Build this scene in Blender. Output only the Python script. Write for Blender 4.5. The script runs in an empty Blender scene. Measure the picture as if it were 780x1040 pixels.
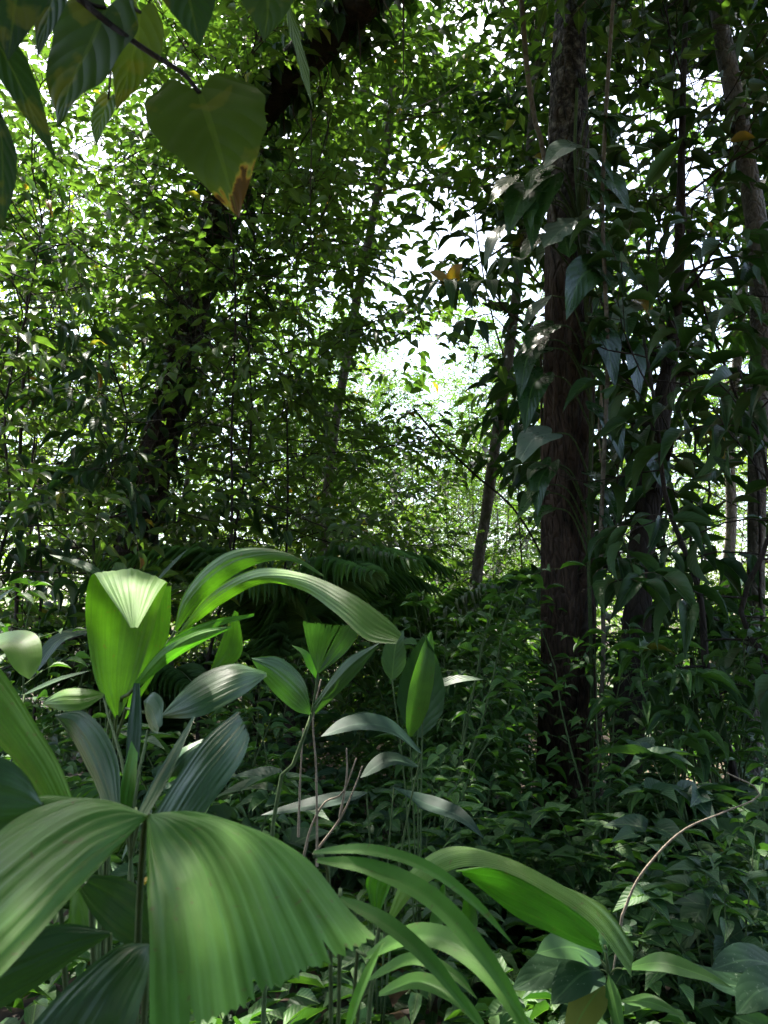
import bpy, math, random
import numpy as np
from mathutils import Vector, noise as mnoise

random.seed(7)
RNG = np.random.default_rng(11)
SC = bpy.context.scene
COL = SC.collection

# ------------------------------------------------------------------ camera
CAM_H, PITCH, VFOV = 1.35, math.radians(9.0), math.radians(65.0)
F = 520.0 / math.tan(VFOV / 2)
CAMP = np.array([0.0, 0.0, CAM_H])
FWD = np.array([0.0, math.cos(PITCH), math.sin(PITCH)])
UPV = np.array([0.0, -math.sin(PITCH), math.cos(PITCH)])
RGT = np.array([1.0, 0.0, 0.0])


def at(px, py, d):
    """point at forward distance d (metres) seen at photo position px, py (780 x 1040)"""
    return CAMP + d * (FWD + (px - 390.0) / F * RGT - (py - 520.0) / F * UPV)


def pts(lst, d=None):
    return np.array([at(p[0], p[1], p[2] if len(p) > 2 else d) for p in lst])


def gh(x, y):
    r = math.hypot(x, y)
    k = min(1.0, r / 4.0)
    return k * (0.10 * math.sin(x * 0.45 + 1.3) * math.cos(y * 0.38) + 0.05 * math.sin(x * 1.3 + y * 0.9)) - 0.02


def gx(px, y):
    """world x of something at distance y that shows at column px at eye level"""
    return (px - 390.0) / F * y * math.cos(PITCH)


# ------------------------------------------------------------------ mesh builder
class MB:
    def __init__(s):
        s.v, s.q, s.t, s.tint, s.luv, s.qm, s.tm, s.n = [], [], [], [], [], [], [], 0

    def add(s, v, quads=None, tris=None, tint=None, luv=None, mat=0):
        v = np.asarray(v, dtype=np.float32).reshape(-1, 3)
        k = len(v)
        s.v.append(v)
        s.tint.append(np.full(k, 0.5, np.float32) if tint is None else np.broadcast_to(np.asarray(tint, np.float32), (k,)))
        s.luv.append(np.zeros((k, 3), np.float32) if luv is None else np.asarray(luv, np.float32).reshape(-1, 3))
        if quads is not None and len(quads):
            a = np.asarray(quads, np.int32).reshape(-1, 4) + s.n
            s.q.append(a); s.qm.append(np.full(len(a), mat, np.int32))
        if tris is not None and len(tris):
            a = np.asarray(tris, np.int32).reshape(-1, 3) + s.n
            s.t.append(a); s.tm.append(np.full(len(a), mat, np.int32))
        s.n += k

    def build(s, name, mats, parent=None, smooth=True):
        me = bpy.data.meshes.new(name)
        v = np.concatenate(s.v)
        q = np.concatenate(s.q) if s.q else np.zeros((0, 4), np.int32)
        t = np.concatenate(s.t) if s.t else np.zeros((0, 3), np.int32)
        me.vertices.add(len(v)); me.vertices.foreach_set('co', v.ravel())
        me.loops.add(q.size + t.size)
        me.loops.foreach_set('vertex_index', np.concatenate([q.ravel(), t.ravel()]))
        nf = len(q) + len(t)
        me.polygons.add(nf)
        st = np.concatenate([np.arange(len(q)) * 4, len(q) * 4 + np.arange(len(t)) * 3]).astype(np.int32)
        me.polygons.foreach_set('loop_start', st)
        mi = np.concatenate(s.qm + s.tm) if (s.qm or s.tm) else np.zeros(0, np.int32)
        me.polygons.foreach_set('material_index', mi)
        me.polygons.foreach_set('use_smooth', np.full(nf, smooth))
        a = me.attributes.new('tint', 'FLOAT', 'POINT'); a.data.foreach_set('value', np.concatenate(s.tint))
        a = me.attributes.new('luv', 'FLOAT_VECTOR', 'POINT'); a.data.foreach_set('vector', np.concatenate(s.luv).ravel())
        me.update(calc_edges=True)
        for m in (mats if isinstance(mats, (list, tuple)) else [mats]):
            me.materials.append(m)
        o = bpy.data.objects.new(name, me)
        COL.objects.link(o)
        if parent is not None:
            o.parent = parent
        return o


def unit(a):
    a = np.asarray(a, float)
    return a / np.maximum(np.linalg.norm(a, axis=-1, keepdims=True), 1e-9)


def spline(P, n):
    """Catmull-Rom through P (k,d), n samples by chord length"""
    P = np.asarray(P, float)
    if len(P) == 2:
        u = np.linspace(0, 1, n)[:, None]
        return P[0] * (1 - u) + P[1] * u
    ch = np.concatenate([[0], np.cumsum(np.linalg.norm(np.diff(P[:, :3], axis=0), axis=1) + 1e-6)])
    Q = np.vstack([2 * P[0] - P[1], P, 2 * P[-1] - P[-2]])
    T = np.linspace(0, ch[-1], n)
    i = np.clip(np.searchsorted(ch, T, side='right') - 1, 0, len(P) - 2)
    u = ((T - ch[i]) / (ch[i + 1] - ch[i]))[:, None]
    p0, p1, p2, p3 = Q[i], Q[i + 1], Q[i + 2], Q[i + 3]
    return 0.5 * (2 * p1 + (p2 - p0) * u + (2 * p0 - 5 * p1 + 4 * p2 - p3) * u ** 2 + (3 * p1 - p0 - 3 * p2 + p3) * u ** 3)


def tube(mb, P, R, sides=8, mat=0, tint=0.5, rough=0.0, seed=0.0, flute=None, cap=True):
    P = np.asarray(P, float); n = len(P)
    R = np.broadcast_to(np.asarray(R, float), (n,))
    T = unit(np.gradient(P, axis=0))
    ref = np.array([1.0, 0, 0]) if abs(T[0][0]) < 0.9 else np.array([0, 1.0, 0])
    N = []
    a = unit(ref - T[0] * ref.dot(T[0]))
    for i in range(n):
        a = unit(a - T[i] * a.dot(T[i])); N.append(a)
    N = np.array(N); B = np.cross(T, N)
    ang = np.linspace(0, 2 * math.pi, sides, endpoint=False)
    rr = np.ones((n, sides))
    if rough or flute:
        L = np.concatenate([[0], np.cumsum(np.linalg.norm(np.diff(P, axis=0), axis=1))])
        for i in range(n):
            for j in range(sides):
                c, s_ = math.cos(ang[j]), math.sin(ang[j])
                if rough:
                    k = R[i]
                    rr[i, j] += rough * mnoise.fractal(Vector((c * 2 + seed, s_ * 2, L[i] * 0.9 / max(k * 6, .05))), 1.0, 2.0, 4)
                if flute:
                    rr[i, j] += flute(ang[j], L[i])
    off = (np.cos(ang)[None, :, None] * N[:, None] + np.sin(ang)[None, :, None] * B[:, None]) * (R[:, None] * rr)[..., None]
    V = (P[:, None] + off).reshape(-1, 3)
    i, j = np.meshgrid(np.arange(n - 1), np.arange(sides), indexing='ij')
    j2 = (j + 1) % sides
    Q = np.stack([i * sides + j, i * sides + j2, (i + 1) * sides + j2, (i + 1) * sides + j], -1).reshape(-1, 4)
    luv = np.zeros((n, sides, 3)); luv[..., 0] = ang / (2 * math.pi); luv[..., 1] = np.linspace(0, 1, n)[:, None]
    tris = None
    if cap:
        tris = [[(n - 1) * sides, (n - 1) * sides + k, (n - 1) * sides + k + 1] for k in range(1, sides - 1)]
    mb.add(V, Q, tris, tint, luv, mat)


def twigs(mb, P, r0, mat):
    """many 3-sided twigs at once: P (T,K,3)"""
    T, K, _ = P.shape
    d = unit(P[:, -1] - P[:, 0])
    ref = np.where(np.abs(d[:, 2:3]) < 0.9, np.array([[0, 0, 1.0]]), np.array([[1.0, 0, 0]]))
    a = unit(np.cross(d, ref)); b = np.cross(d, a)
    ang = np.array([0, 2.094, 4.189])
    off = np.cos(ang)[None, :, None] * a[:, None] + np.sin(ang)[None, :, None] * b[:, None]
    rad = (np.linspace(1, 0.35, K)[None, :] * np.asarray(r0).reshape(-1, 1))
    V = P[:, :, None] + off[:, None] * rad[:, :, None, None]
    t, k, j = np.meshgrid(np.arange(T), np.arange(K - 1), np.arange(3), indexing='ij')
    b0 = t * K * 3 + k * 3
    j2 = (j + 1) % 3
    mb.add(V, np.stack([b0 + j, b0 + j2, b0 + 3 + j2, b0 + 3 + j], -1), mat=mat)


# leaf templates: rows of (t, half width, droop)
def template(rows, tipdrop, fold=0.12):
    v, luv = [(0, 0, 0)], [(0, 0, 0)]
    for t, w, z in rows:
        v += [(-w, t, z + fold * w), (0, t, z), (w, t, z + fold * w)]
        luv += [(-1, t, 0), (0, t, 0), (1, t, 0)]
    v.append((0, 1, tipdrop)); luv.append((0, 1, 0))
    n = len(rows)
    tris = [(0, 2, 1), (0, 3, 2)]
    quads = []
    for r in range(n - 1):
        a = 1 + r * 3
        quads += [(a, a + 1, a + 4, a + 3), (a + 1, a + 2, a + 5, a + 4)]
    a = 1 + (n - 1) * 3
    tip = len(v) - 1
    tris += [(a, a + 1, tip), (a + 1, a + 2, tip)]
    return np.array(v, float), np.array(quads, np.int32).reshape(-1, 4), np.array(tris, np.int32), np.array(luv, float)


T_FAR = template([(0.45, 1.0, -0.02)], -0.12, 0.25)
T_MID = template([(0.22, 0.78, 0.0), (0.58, 0.92, -0.05)], -0.18, 0.2)
T_NEAR = template([(0.08, 0.35, 0.01), (0.2, 0.8, 0.02), (0.38, 1.0, 0.01), (0.58, 0.92, -0.04), (0.78, 0.55, -0.11), (0.9, 0.2, -0.17)], -0.25, 0.16)
T_LANCE = template([(0.1, 0.45, 0.02), (0.3, 0.92, 0.03), (0.5, 1.0, 0.0), (0.7, 0.75, -0.08), (0.88, 0.33, -0.2)], -0.32, 0.2)
T_HEART = template([(-0.06, 0.72, 0.0), (0.1, 0.98, 0.01), (0.3, 1.0, 0.0), (0.52, 0.75, -0.05), (0.75, 0.38, -0.12)], -0.24, 0.12)


def leaves(mb, pos, d, nrm, L, W, tmpl, tint, mat=0):
    tv, tq, tt, tl = tmpl
    pos = np.asarray(pos); N = len(pos)
    d = unit(d); side = unit(np.cross(d, nrm)); n2 = np.cross(side, d)
    L = np.broadcast_to(L, (N,)); W = np.broadcast_to(W, (N,))
    V = (pos[:, None] + d[:, None] * (tv[None, :, 1, None] * L[:, None, None])
         + side[:, None] * (tv[None, :, 0, None] * (W * 0.5)[:, None, None])
         + n2[:, None] * (tv[None, :, 2, None] * L[:, None, None]))
    k = len(tv)
    base = (np.arange(N) * k)[:, None, None]
    mb.add(V, (tq[None] + base).reshape(-1, 4), (tt[None] + base).reshape(-1, 3),
           np.repeat(np.broadcast_to(tint, (N,)), k), np.tile(tl, (N, 1)), mat)


# ------------------------------------------------------------------ materials
def new_mat(name):
    m = bpy.data.materials.new(name); m.use_nodes = True
    nt = m.node_tree
    for n in list(nt.nodes):
        nt.nodes.remove(n)
    out = nt.nodes.new('ShaderNodeOutputMaterial')
    return m, nt, out


def nd(nt, typ, **kw):
    n = nt.nodes.new(typ)
    for k, v in kw.items():
        if k.startswith('i_'):
            key = k[2:]
            key = int(key) if key.isdigit() else key.replace('_', ' ')
            n.inputs[key].default_value = v
        else:
            setattr(n, k, v)
    return n


def ramp(nt, stops, fac=None):
    r = nt.nodes.new('ShaderNodeValToRGB')
    e = r.color_ramp.elements
    while len(e) > 1:
        e.remove(e[-1])
    e[0].position = stops[0][0]; e[0].color = (*stops[0][1], 1)
    for p, c in stops[1:]:
        x = e.new(p); x.color = (*c, 1)
    if fac is not None:
        nt.links.new(fac, r.inputs['Fac'])
    return r


def math_(nt, op, a, b=None, c=None, clamp=False):
    m = nt.nodes.new('ShaderNodeMath'); m.operation = op; m.use_clamp = clamp
    for i, x in enumerate((a, b, c)):
        if x is None:
            continue
        if isinstance(x, (int, float)):
            m.inputs[i].default_value = x
        else:
            nt.links.new(x, m.inputs[i])
    return m.outputs[0]


def leaf_mat(name, dark, light, trans=0.35, rough=0.38, spec=0.45, tcol=(1.5, 1.9, 0.45), old=((0.20, 0.18, 0.03), (0.24, 0.12, 0.025)),
             veins=0.0, pleat=0.0, vb=0.25, pale=1.35, blotch=None, midrib=0.5, nscale=9.0):
    m, nt, out = new_mat(name)
    L = nt.links.new
    tint = nd(nt, 'ShaderNodeAttribute', attribute_name='tint')
    luv = nd(nt, 'ShaderNodeAttribute', attribute_name='luv')
    sep = nd(nt, 'ShaderNodeSeparateXYZ'); L(luv.outputs['Vector'], sep.inputs[0])
    mid = tuple((a + b) / 2 for a, b in zip(dark, light))
    r = ramp(nt, [(0.0, dark), (0.5, mid), (0.9, light), (0.95, old[0]), (0.975, old[1]), (1.0, tuple(c * .22 for c in old[1]))], tint.outputs['Fac'])
    co = nd(nt, 'ShaderNodeTexCoord')
    nz = nd(nt, 'ShaderNodeTexNoise', i_Scale=nscale, i_Detail=4.0, i_Roughness=0.6)
    L(co.outputs['Object'], nz.inputs['Vector'])
    mul = math_(nt, 'MULTIPLY_ADD', nz.outputs['Fac'], 0.9, 0.55)
    hs = nd(nt, 'ShaderNodeMix', data_type='RGBA', blend_type='MULTIPLY'); hs.inputs[0].default_value = 1.0
    L(r.outputs['Color'], hs.inputs[6])
    cmb = nd(nt, 'ShaderNodeCombineColor'); [L(mul, cmb.inputs[i]) for i in range(3)]
    L(cmb.outputs[0], hs.inputs[7])
    col = hs.outputs[2]
    if pleat:
        mpv = nd(nt, 'ShaderNodeMapping'); mpv.inputs['Scale'].default_value = (22, 2.2, 1); L(luv.outputs['Vector'], mpv.inputs[0])
        nv_ = nd(nt, 'ShaderNodeTexNoise', i_Scale=1.0, i_Detail=6.0, i_Roughness=.7); L(mpv.outputs[0], nv_.inputs['Vector'])
        mv = nd(nt, 'ShaderNodeMix', data_type='RGBA', blend_type='MULTIPLY'); mv.inputs[0].default_value = 1.0
        cv = nd(nt, 'ShaderNodeCombineColor'); kv = math_(nt, 'MULTIPLY_ADD', nv_.outputs['Fac'], .8, .6); [L(kv, cv.inputs[i]) for i in range(3)]
        L(col, mv.inputs[6]); L(cv.outputs[0], mv.inputs[7]); col = mv.outputs[2]
    # paler midrib
    if midrib:
        ab = math_(nt, 'ABSOLUTE', sep.outputs['X'])
        mr = math_(nt, 'MULTIPLY', math_(nt, 'LESS_THAN', ab, 0.06), midrib)
        mx = nd(nt, 'ShaderNodeMix', data_type='RGBA'); L(mr, mx.inputs[0]); L(col, mx.inputs[6])
        mx.inputs[7].default_value = (light[0] * 1.9 + .01, light[1] * 1.7 + .01, light[2] * 1.6 + .01, 1)
        col = mx.outputs[2]
    if blotch:
        bz = nd(nt, 'ShaderNodeTexNoise', i_Scale=blotch[0], i_Detail=3.0, i_Distortion=0.4)
        L(co.outputs['Object'], bz.inputs['Vector'])
        br = ramp(nt, [(blotch[1], (0, 0, 0)), (blotch[1] + 0.05, (1, 1, 1))], bz.outputs['Fac'])
        mx = nd(nt, 'ShaderNodeMix', data_type='RGBA'); L(math_(nt, 'MULTIPLY', br.outputs['Color'], blotch[3]), mx.inputs[0]); L(col, mx.inputs[6])
        mx.inputs[7].default_value = (*blotch[2], 1)
        col = mx.outputs[2]
    # underside paler and duller
    geo = nd(nt, 'ShaderNodeNewGeometry')
    un = nd(nt, 'ShaderNodeMix', data_type='RGBA'); L(math_(nt, 'MULTIPLY', geo.outputs['Backfacing'], 0.45), un.inputs[0]); L(col, un.inputs[6])
    un.inputs[7].default_value = (light[0] * pale, light[1] * pale, light[2] * pale * 1.15, 1)
    bs = nd(nt, 'ShaderNodeBsdfPrincipled')
    bs.inputs['Specular IOR Level'].default_value = spec
    L(un.outputs[2], bs.inputs['Base Color'])
    rz = math_(nt, 'MULTIPLY_ADD', nz.outputs['Fac'], 0.3, rough - 0.15)
    L(math_(nt, 'MULTIPLY_ADD', geo.outputs['Backfacing'], 0.2, rz), bs.inputs['Roughness'])
    tr = nd(nt, 'ShaderNodeBsdfTranslucent')
    tm = nd(nt, 'ShaderNodeMix', data_type='RGBA', blend_type='MULTIPLY'); tm.inputs[0].default_value = 1.0
    L(col, tm.inputs[6]); tm.inputs[7].default_value = (*tcol, 1)
    L(tm.outputs[2], tr.inputs['Color'])
    h = None
    if veins:
        ab = math_(nt, 'ABSOLUTE', sep.outputs['X'])
        ph = math_(nt, 'MULTIPLY_ADD', sep.outputs['Y'], veins * 6.283, math_(nt, 'MULTIPLY', ab, -veins * 2.2))
        h = math_(nt, 'POWER', math_(nt, 'MULTIPLY_ADD', math_(nt, 'SINE', ph), 0.5, 0.5), 0.6)
        bump = nd(nt, 'ShaderNodeBump', i_Strength=vb, i_Distance=0.004)
    elif pleat:
        ph = math_(nt, 'MULTIPLY', sep.outputs['X'], pleat * 6.283)
        h = math_(nt, 'ADD', math_(nt, 'SINE', ph), math_(nt, 'MULTIPLY', math_(nt, 'SINE', math_(nt, 'MULTIPLY', ph, 3.7)), 0.5))
        bump = nd(nt, 'ShaderNodeBump', i_Strength=0.22, i_Distance=0.001)
    if h is not None:
        L(h, bump.inputs['Height'])
        L(bump.outputs[0], bs.inputs['Normal'])
    mix = nd(nt, 'ShaderNodeMixShader'); mix.inputs[0].default_value = trans
    L(bs.outputs[0], mix.inputs[1]); L(tr.outputs[0], mix.inputs[2])
    L(mix.outputs[0], out.inputs['Surface'])
    return m


def bark_mat(name, dark, light, scale=3.0, stretch=0.25, moss=None, bumps=0.6, patch=None, upper=None):
    m, nt, out = new_mat(name)
    L = nt.links.new
    co = nd(nt, 'ShaderNodeTexCoord')
    mp = nd(nt, 'ShaderNodeMapping'); mp.inputs['Scale'].default_value = (1, 1, stretch)
    L(co.outputs['Object'], mp.inputs[0])
    n1 = nd(nt, 'ShaderNodeTexNoise', i_Scale=scale * 8, i_Detail=8.0, i_Roughness=0.65, i_Distortion=0.6); L(mp.outputs[0], n1.inputs['Vector'])
    n2 = nd(nt, 'ShaderNodeTexNoise', i_Scale=scale, i_Detail=5.0, i_Roughness=0.6); L(co.outputs['Object'], n2.inputs['Vector'])
    v = nd(nt, 'ShaderNodeTexVoronoi', i_Scale=scale * 9, feature='DISTANCE_TO_EDGE'); L(mp.outputs[0], v.inputs['Vector'])
    r = ramp(nt, [(0.3, dark), (0.75, light)], n1.outputs['Fac'])
    col = r.outputs['Color']
    if patch:
        pr = ramp(nt, [(patch[0], (0, 0, 0)), (patch[0] + .06, (1, 1, 1))], n2.outputs['Fac'])
        mx = nd(nt, 'ShaderNodeMix', data_type='RGBA'); L(math_(nt, 'MULTIPLY', pr.outputs['Color'], patch[2]), mx.inputs[0]); L(col, mx.inputs[6])
        mx.inputs[7].default_value = (*patch[1], 1); col = mx.outputs[2]
    if upper:   # smoother, paler mottled bark high on the trunk
        sz = nd(nt, 'ShaderNodeSeparateXYZ'); L(co.outputs['Object'], sz.inputs[0])
        n4 = nd(nt, 'ShaderNodeTexNoise', i_Scale=13.0, i_Detail=8.0, i_Roughness=.75, i_Distortion=.25); L(co.outputs['Object'], n4.inputs['Vector'])
        pr = ramp(nt, [(0.42, (0.012, 0.010, 0.009)), (0.52, (0.055, 0.050, 0.042)), (0.60, (0.15, 0.14, 0.12)), (0.70, (0.27, 0.26, 0.225))], n4.outputs['Fac'])
        mr_ = nd(nt, 'ShaderNodeMapRange'); mr_.inputs[1].default_value = upper[0]; mr_.inputs[2].default_value = upper[1]; L(sz.outputs['Z'], mr_.inputs[0])
        mx = nd(nt, 'ShaderNodeMix', data_type='RGBA'); L(mr_.outputs[0], mx.inputs[0]); L(col, mx.inputs[6]); L(pr.outputs['Color'], mx.inputs[7])
        col = mx.outputs[2]
    if moss:
        n3 = nd(nt, 'ShaderNodeTexNoise', i_Scale=scale * 1.7, i_Detail=6.0); L(co.outputs['Object'], n3.inputs['Vector'])
        mrp = ramp(nt, [(moss[0], (0, 0, 0)), (moss[0] + .12, (1, 1, 1))], n3.outputs['Fac'])
        mx = nd(nt, 'ShaderNodeMix', data_type='RGBA'); L(math_(nt, 'MULTIPLY', mrp.outputs['Color'], 0.8), mx.inputs[0]); L(col, mx.inputs[6])
        mx.inputs[7].default_value = (*moss[1], 1); col = mx.outputs[2]
    bs = nd(nt, 'ShaderNodeBsdfPrincipled', i_Roughness=0.85)
    bs.inputs['Specular IOR Level'].default_value = 0.25
    L(col, bs.inputs['Base Color'])
    h = math_(nt, 'MULTIPLY_ADD', n1.outputs['Fac'], 1.0, math_(nt, 'MULTIPLY', math_(nt, 'MINIMUM', v.outputs['Distance'], 0.15), 3.0))
    b = nd(nt, 'ShaderNodeBump', i_Strength=bumps, i_Distance=0.05); L(h, b.inputs['Height']); L(b.outputs[0], bs.inputs['Normal'])
    L(bs.outputs[0], out.inputs['Surface'])
    return m


M = dict(
    canopy=leaf_mat('leaf_canopy', (0.020, 0.052, 0.012), (0.075, 0.130, 0.022), trans=0.46, rough=0.42, tcol=(1.35, 1.55, .6)),
    small=leaf_mat('leaf_small', (0.024, 0.058, 0.015), (0.085, 0.145, 0.028), trans=0.46, rough=0.4, tcol=(1.35, 1.55, .6)),
    sunny=leaf_mat('leaf_yellow_green', (0.060, 0.105, 0.018), (0.150, 0.185, 0.030), trans=0.5, rough=0.45),
    thick=leaf_mat('leaf_thick_dark', (0.010, 0.030, 0.009), (0.030, 0.068, 0.016), trans=0.14, rough=0.42, spec=0.2, veins=9),
    far=leaf_mat('leaf_far', (0.030, 0.065, 0.022), (0.088, 0.140, 0.042), trans=0.45, rough=0.5),
    under=leaf_mat('leaf_undergrowth', (0.018, 0.054, 0.017), (0.072, 0.150, 0.038), trans=0.28, rough=0.52, spec=.24, veins=7, old=((.14, .12, .03), (.10, .06, .025))),
    under_b=leaf_mat('leaf_undergrowth_bluish', (0.018, 0.048, 0.024), (0.048, 0.095, 0.040), trans=0.25, rough=0.5, spec=.25, veins=8),
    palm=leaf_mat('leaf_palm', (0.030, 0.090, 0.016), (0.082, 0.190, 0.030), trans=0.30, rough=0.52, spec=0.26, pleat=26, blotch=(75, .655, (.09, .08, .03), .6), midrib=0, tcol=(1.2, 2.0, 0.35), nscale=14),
    palm_lit=leaf_mat('leaf_palm_sunlit_tone', (0.036, 0.100, 0.014), (0.095, 0.185, 0.028), trans=0.30, rough=0.45, spec=0.3, pleat=26, blotch=(80, .655, (.11, .09, .03), .55), midrib=0, tcol=(1.3, 1.8, 0.3), nscale=14),  # brighter, yellower copy of the palm leaf: sunlight put into the colour
    palm_dark=leaf_mat('leaf_palm_dark', (0.014, 0.044, 0.018), (0.032, 0.082, 0.028), trans=0.18, rough=0.36, spec=0.42, pleat=26, midrib=0, nscale=14),  # darker, glossier copy of the palm leaf colour
    aroid=leaf_mat('leaf_aroid', (0.016, 0.050, 0.016), (0.045, 0.105, 0.028), trans=0.22, rough=0.28, spec=0.6, veins=7),
    aroid_sheen=leaf_mat('leaf_aroid_painted_sheen', (0.05, 0.085, 0.06), (0.13, 0.18, 0.14), trans=0.12, rough=0.3, spec=0.6, veins=7),  # silvery sky reflection painted in as a paler leaf colour
    heart=leaf_mat('leaf_heart', (0.012, 0.036, 0.008), (0.055, 0.085, 0.012), trans=0.3, rough=0.5, spec=.25, veins=6, vb=.5, midrib=.25, blotch=(16, .56, (.11, .105, .014), .5), tcol=(1.5, 1.7, 0.35)),
    bluish=leaf_mat('leaf_bluish_smooth', (0.008, 0.022, 0.014), (0.018, 0.044, 0.027), trans=0.2, rough=0.55, spec=0.12, veins=0),
    seedling=leaf_mat('leaf_smooth_fresh', (0.020, 0.060, 0.015), (0.050, 0.125, 0.024), trans=0.25, rough=0.5, spec=0.25),
    spotted=leaf_mat('leaf_spotted', (0.012, 0.036, 0.015), (0.028, 0.064, 0.026), trans=0.2, rough=0.6, veins=6, vb=.12, spec=.1, blotch=(140, 0.66, (0.16, 0.2, 0.15), 0.55)),
    bark=bark_mat('bark_brown', (0.004, 0.003, 0.002), (0.115, 0.075, 0.053), 2.2, 0.28, patch=(0.58, (0.12, 0.11, 0.09), 0.5), upper=(4.0, 5.2), bumps=1.0),
    bark_pale=bark_mat('bark_pale', (0.060, 0.052, 0.040), (0.24, 0.21, 0.165), 2.5, 0.5, moss=(0.62, (0.05, 0.07, 0.025))),
    bark_grey=bark_mat('bark_grey_pale_mottled', (0.035, 0.030, 0.025), (0.19, 0.175, 0.145), 2.2, 0.6, patch=(0.54, (0.30, 0.29, 0.25), 0.55)),
    bark_dark=bark_mat('bark_dark', (0.009, 0.007, 0.005), (0.042, 0.032, 0.024), 2.0, 0.3, moss=(0.58, (0.022, 0.035, 0.012))),
    twig=bark_mat('twig_bark', (0.022, 0.018, 0.012), (0.075, 0.062, 0.042), 6.0, 1.0, bumps=0.2),
    dry=bark_mat('dry_twig', (0.13, 0.10, 0.075), (0.34, 0.28, 0.21), 9.0, 1.0, bumps=0.2),
    green_stem=bark_mat('green_stem', (0.030, 0.055, 0.018), (0.085, 0.125, 0.045), 9.0, 0.6, bumps=0.1),
)


def ground_mat():
    m, nt, out = new_mat('leaf_litter')
    L = nt.links.new
    co = nd(nt, 'ShaderNodeTexCoord')
    v = nd(nt, 'ShaderNodeTexVoronoi', i_Scale=16.0, i_Randomness=1.0); L(co.outputs['Object'], v.inputs['Vector'])
    n = nd(nt, 'ShaderNodeTexNoise', i_Scale=3.0, i_Detail=8.0); L(co.outputs['Object'], n.inputs['Vector'])
    sp = nd(nt, 'ShaderNodeSeparateColor'); L(v.outputs['Color'], sp.inputs[0])
    r = ramp(nt, [(0.0, (0.018, 0.012, 0.008)), (0.5, (0.05, 0.033, 0.018)), (0.85, (0.10, 0.066, 0.034)), (1.0, (0.14, 0.10, 0.055))],
             math_(nt, 'MULTIPLY', sp.outputs[0], math_(nt, 'MULTIPLY_ADD', n.outputs['Fac'], 1.0, 0.4)))
    bs = nd(nt, 'ShaderNodeBsdfPrincipled', i_Roughness=0.9); L(r.outputs[0], bs.inputs['Base Color'])
    b = nd(nt, 'ShaderNodeBump', i_Strength=0.8, i_Distance=0.03); L(sp.outputs[1], b.inputs['Height']); L(b.outputs[0], bs.inputs['Normal'])
    L(bs.outputs[0], out.inputs['Surface'])
    return m


# ------------------------------------------------------------------ things
def tag(o, label, cat, group=None):
    o['label'] = label; o['category'] = cat
    if group:
        o['group'] = group
    return o


def thing(name, label, cat, loc=(0, 0, 0), group=None):
    o = bpy.data.objects.new(name, None); COL.objects.link(o)
    o.empty_display_size = 0.2
    o.location = loc
    return tag(o, label, cat, group)


def dup(root, loc, rotz=0.0, s=1.0, label=None, group=None, tilt=(0, 0)):
    r = root.copy(); COL.objects.link(r)
    r.location = loc; r.rotation_euler = (tilt[0], tilt[1], rotz); r.scale = (s, s, s)
    if label: r['label'] = label
    if group: r['group'] = group
    for ch in list(root.children):
        c = ch.copy(); COL.objects.link(c); c.parent = r
    return r


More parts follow.
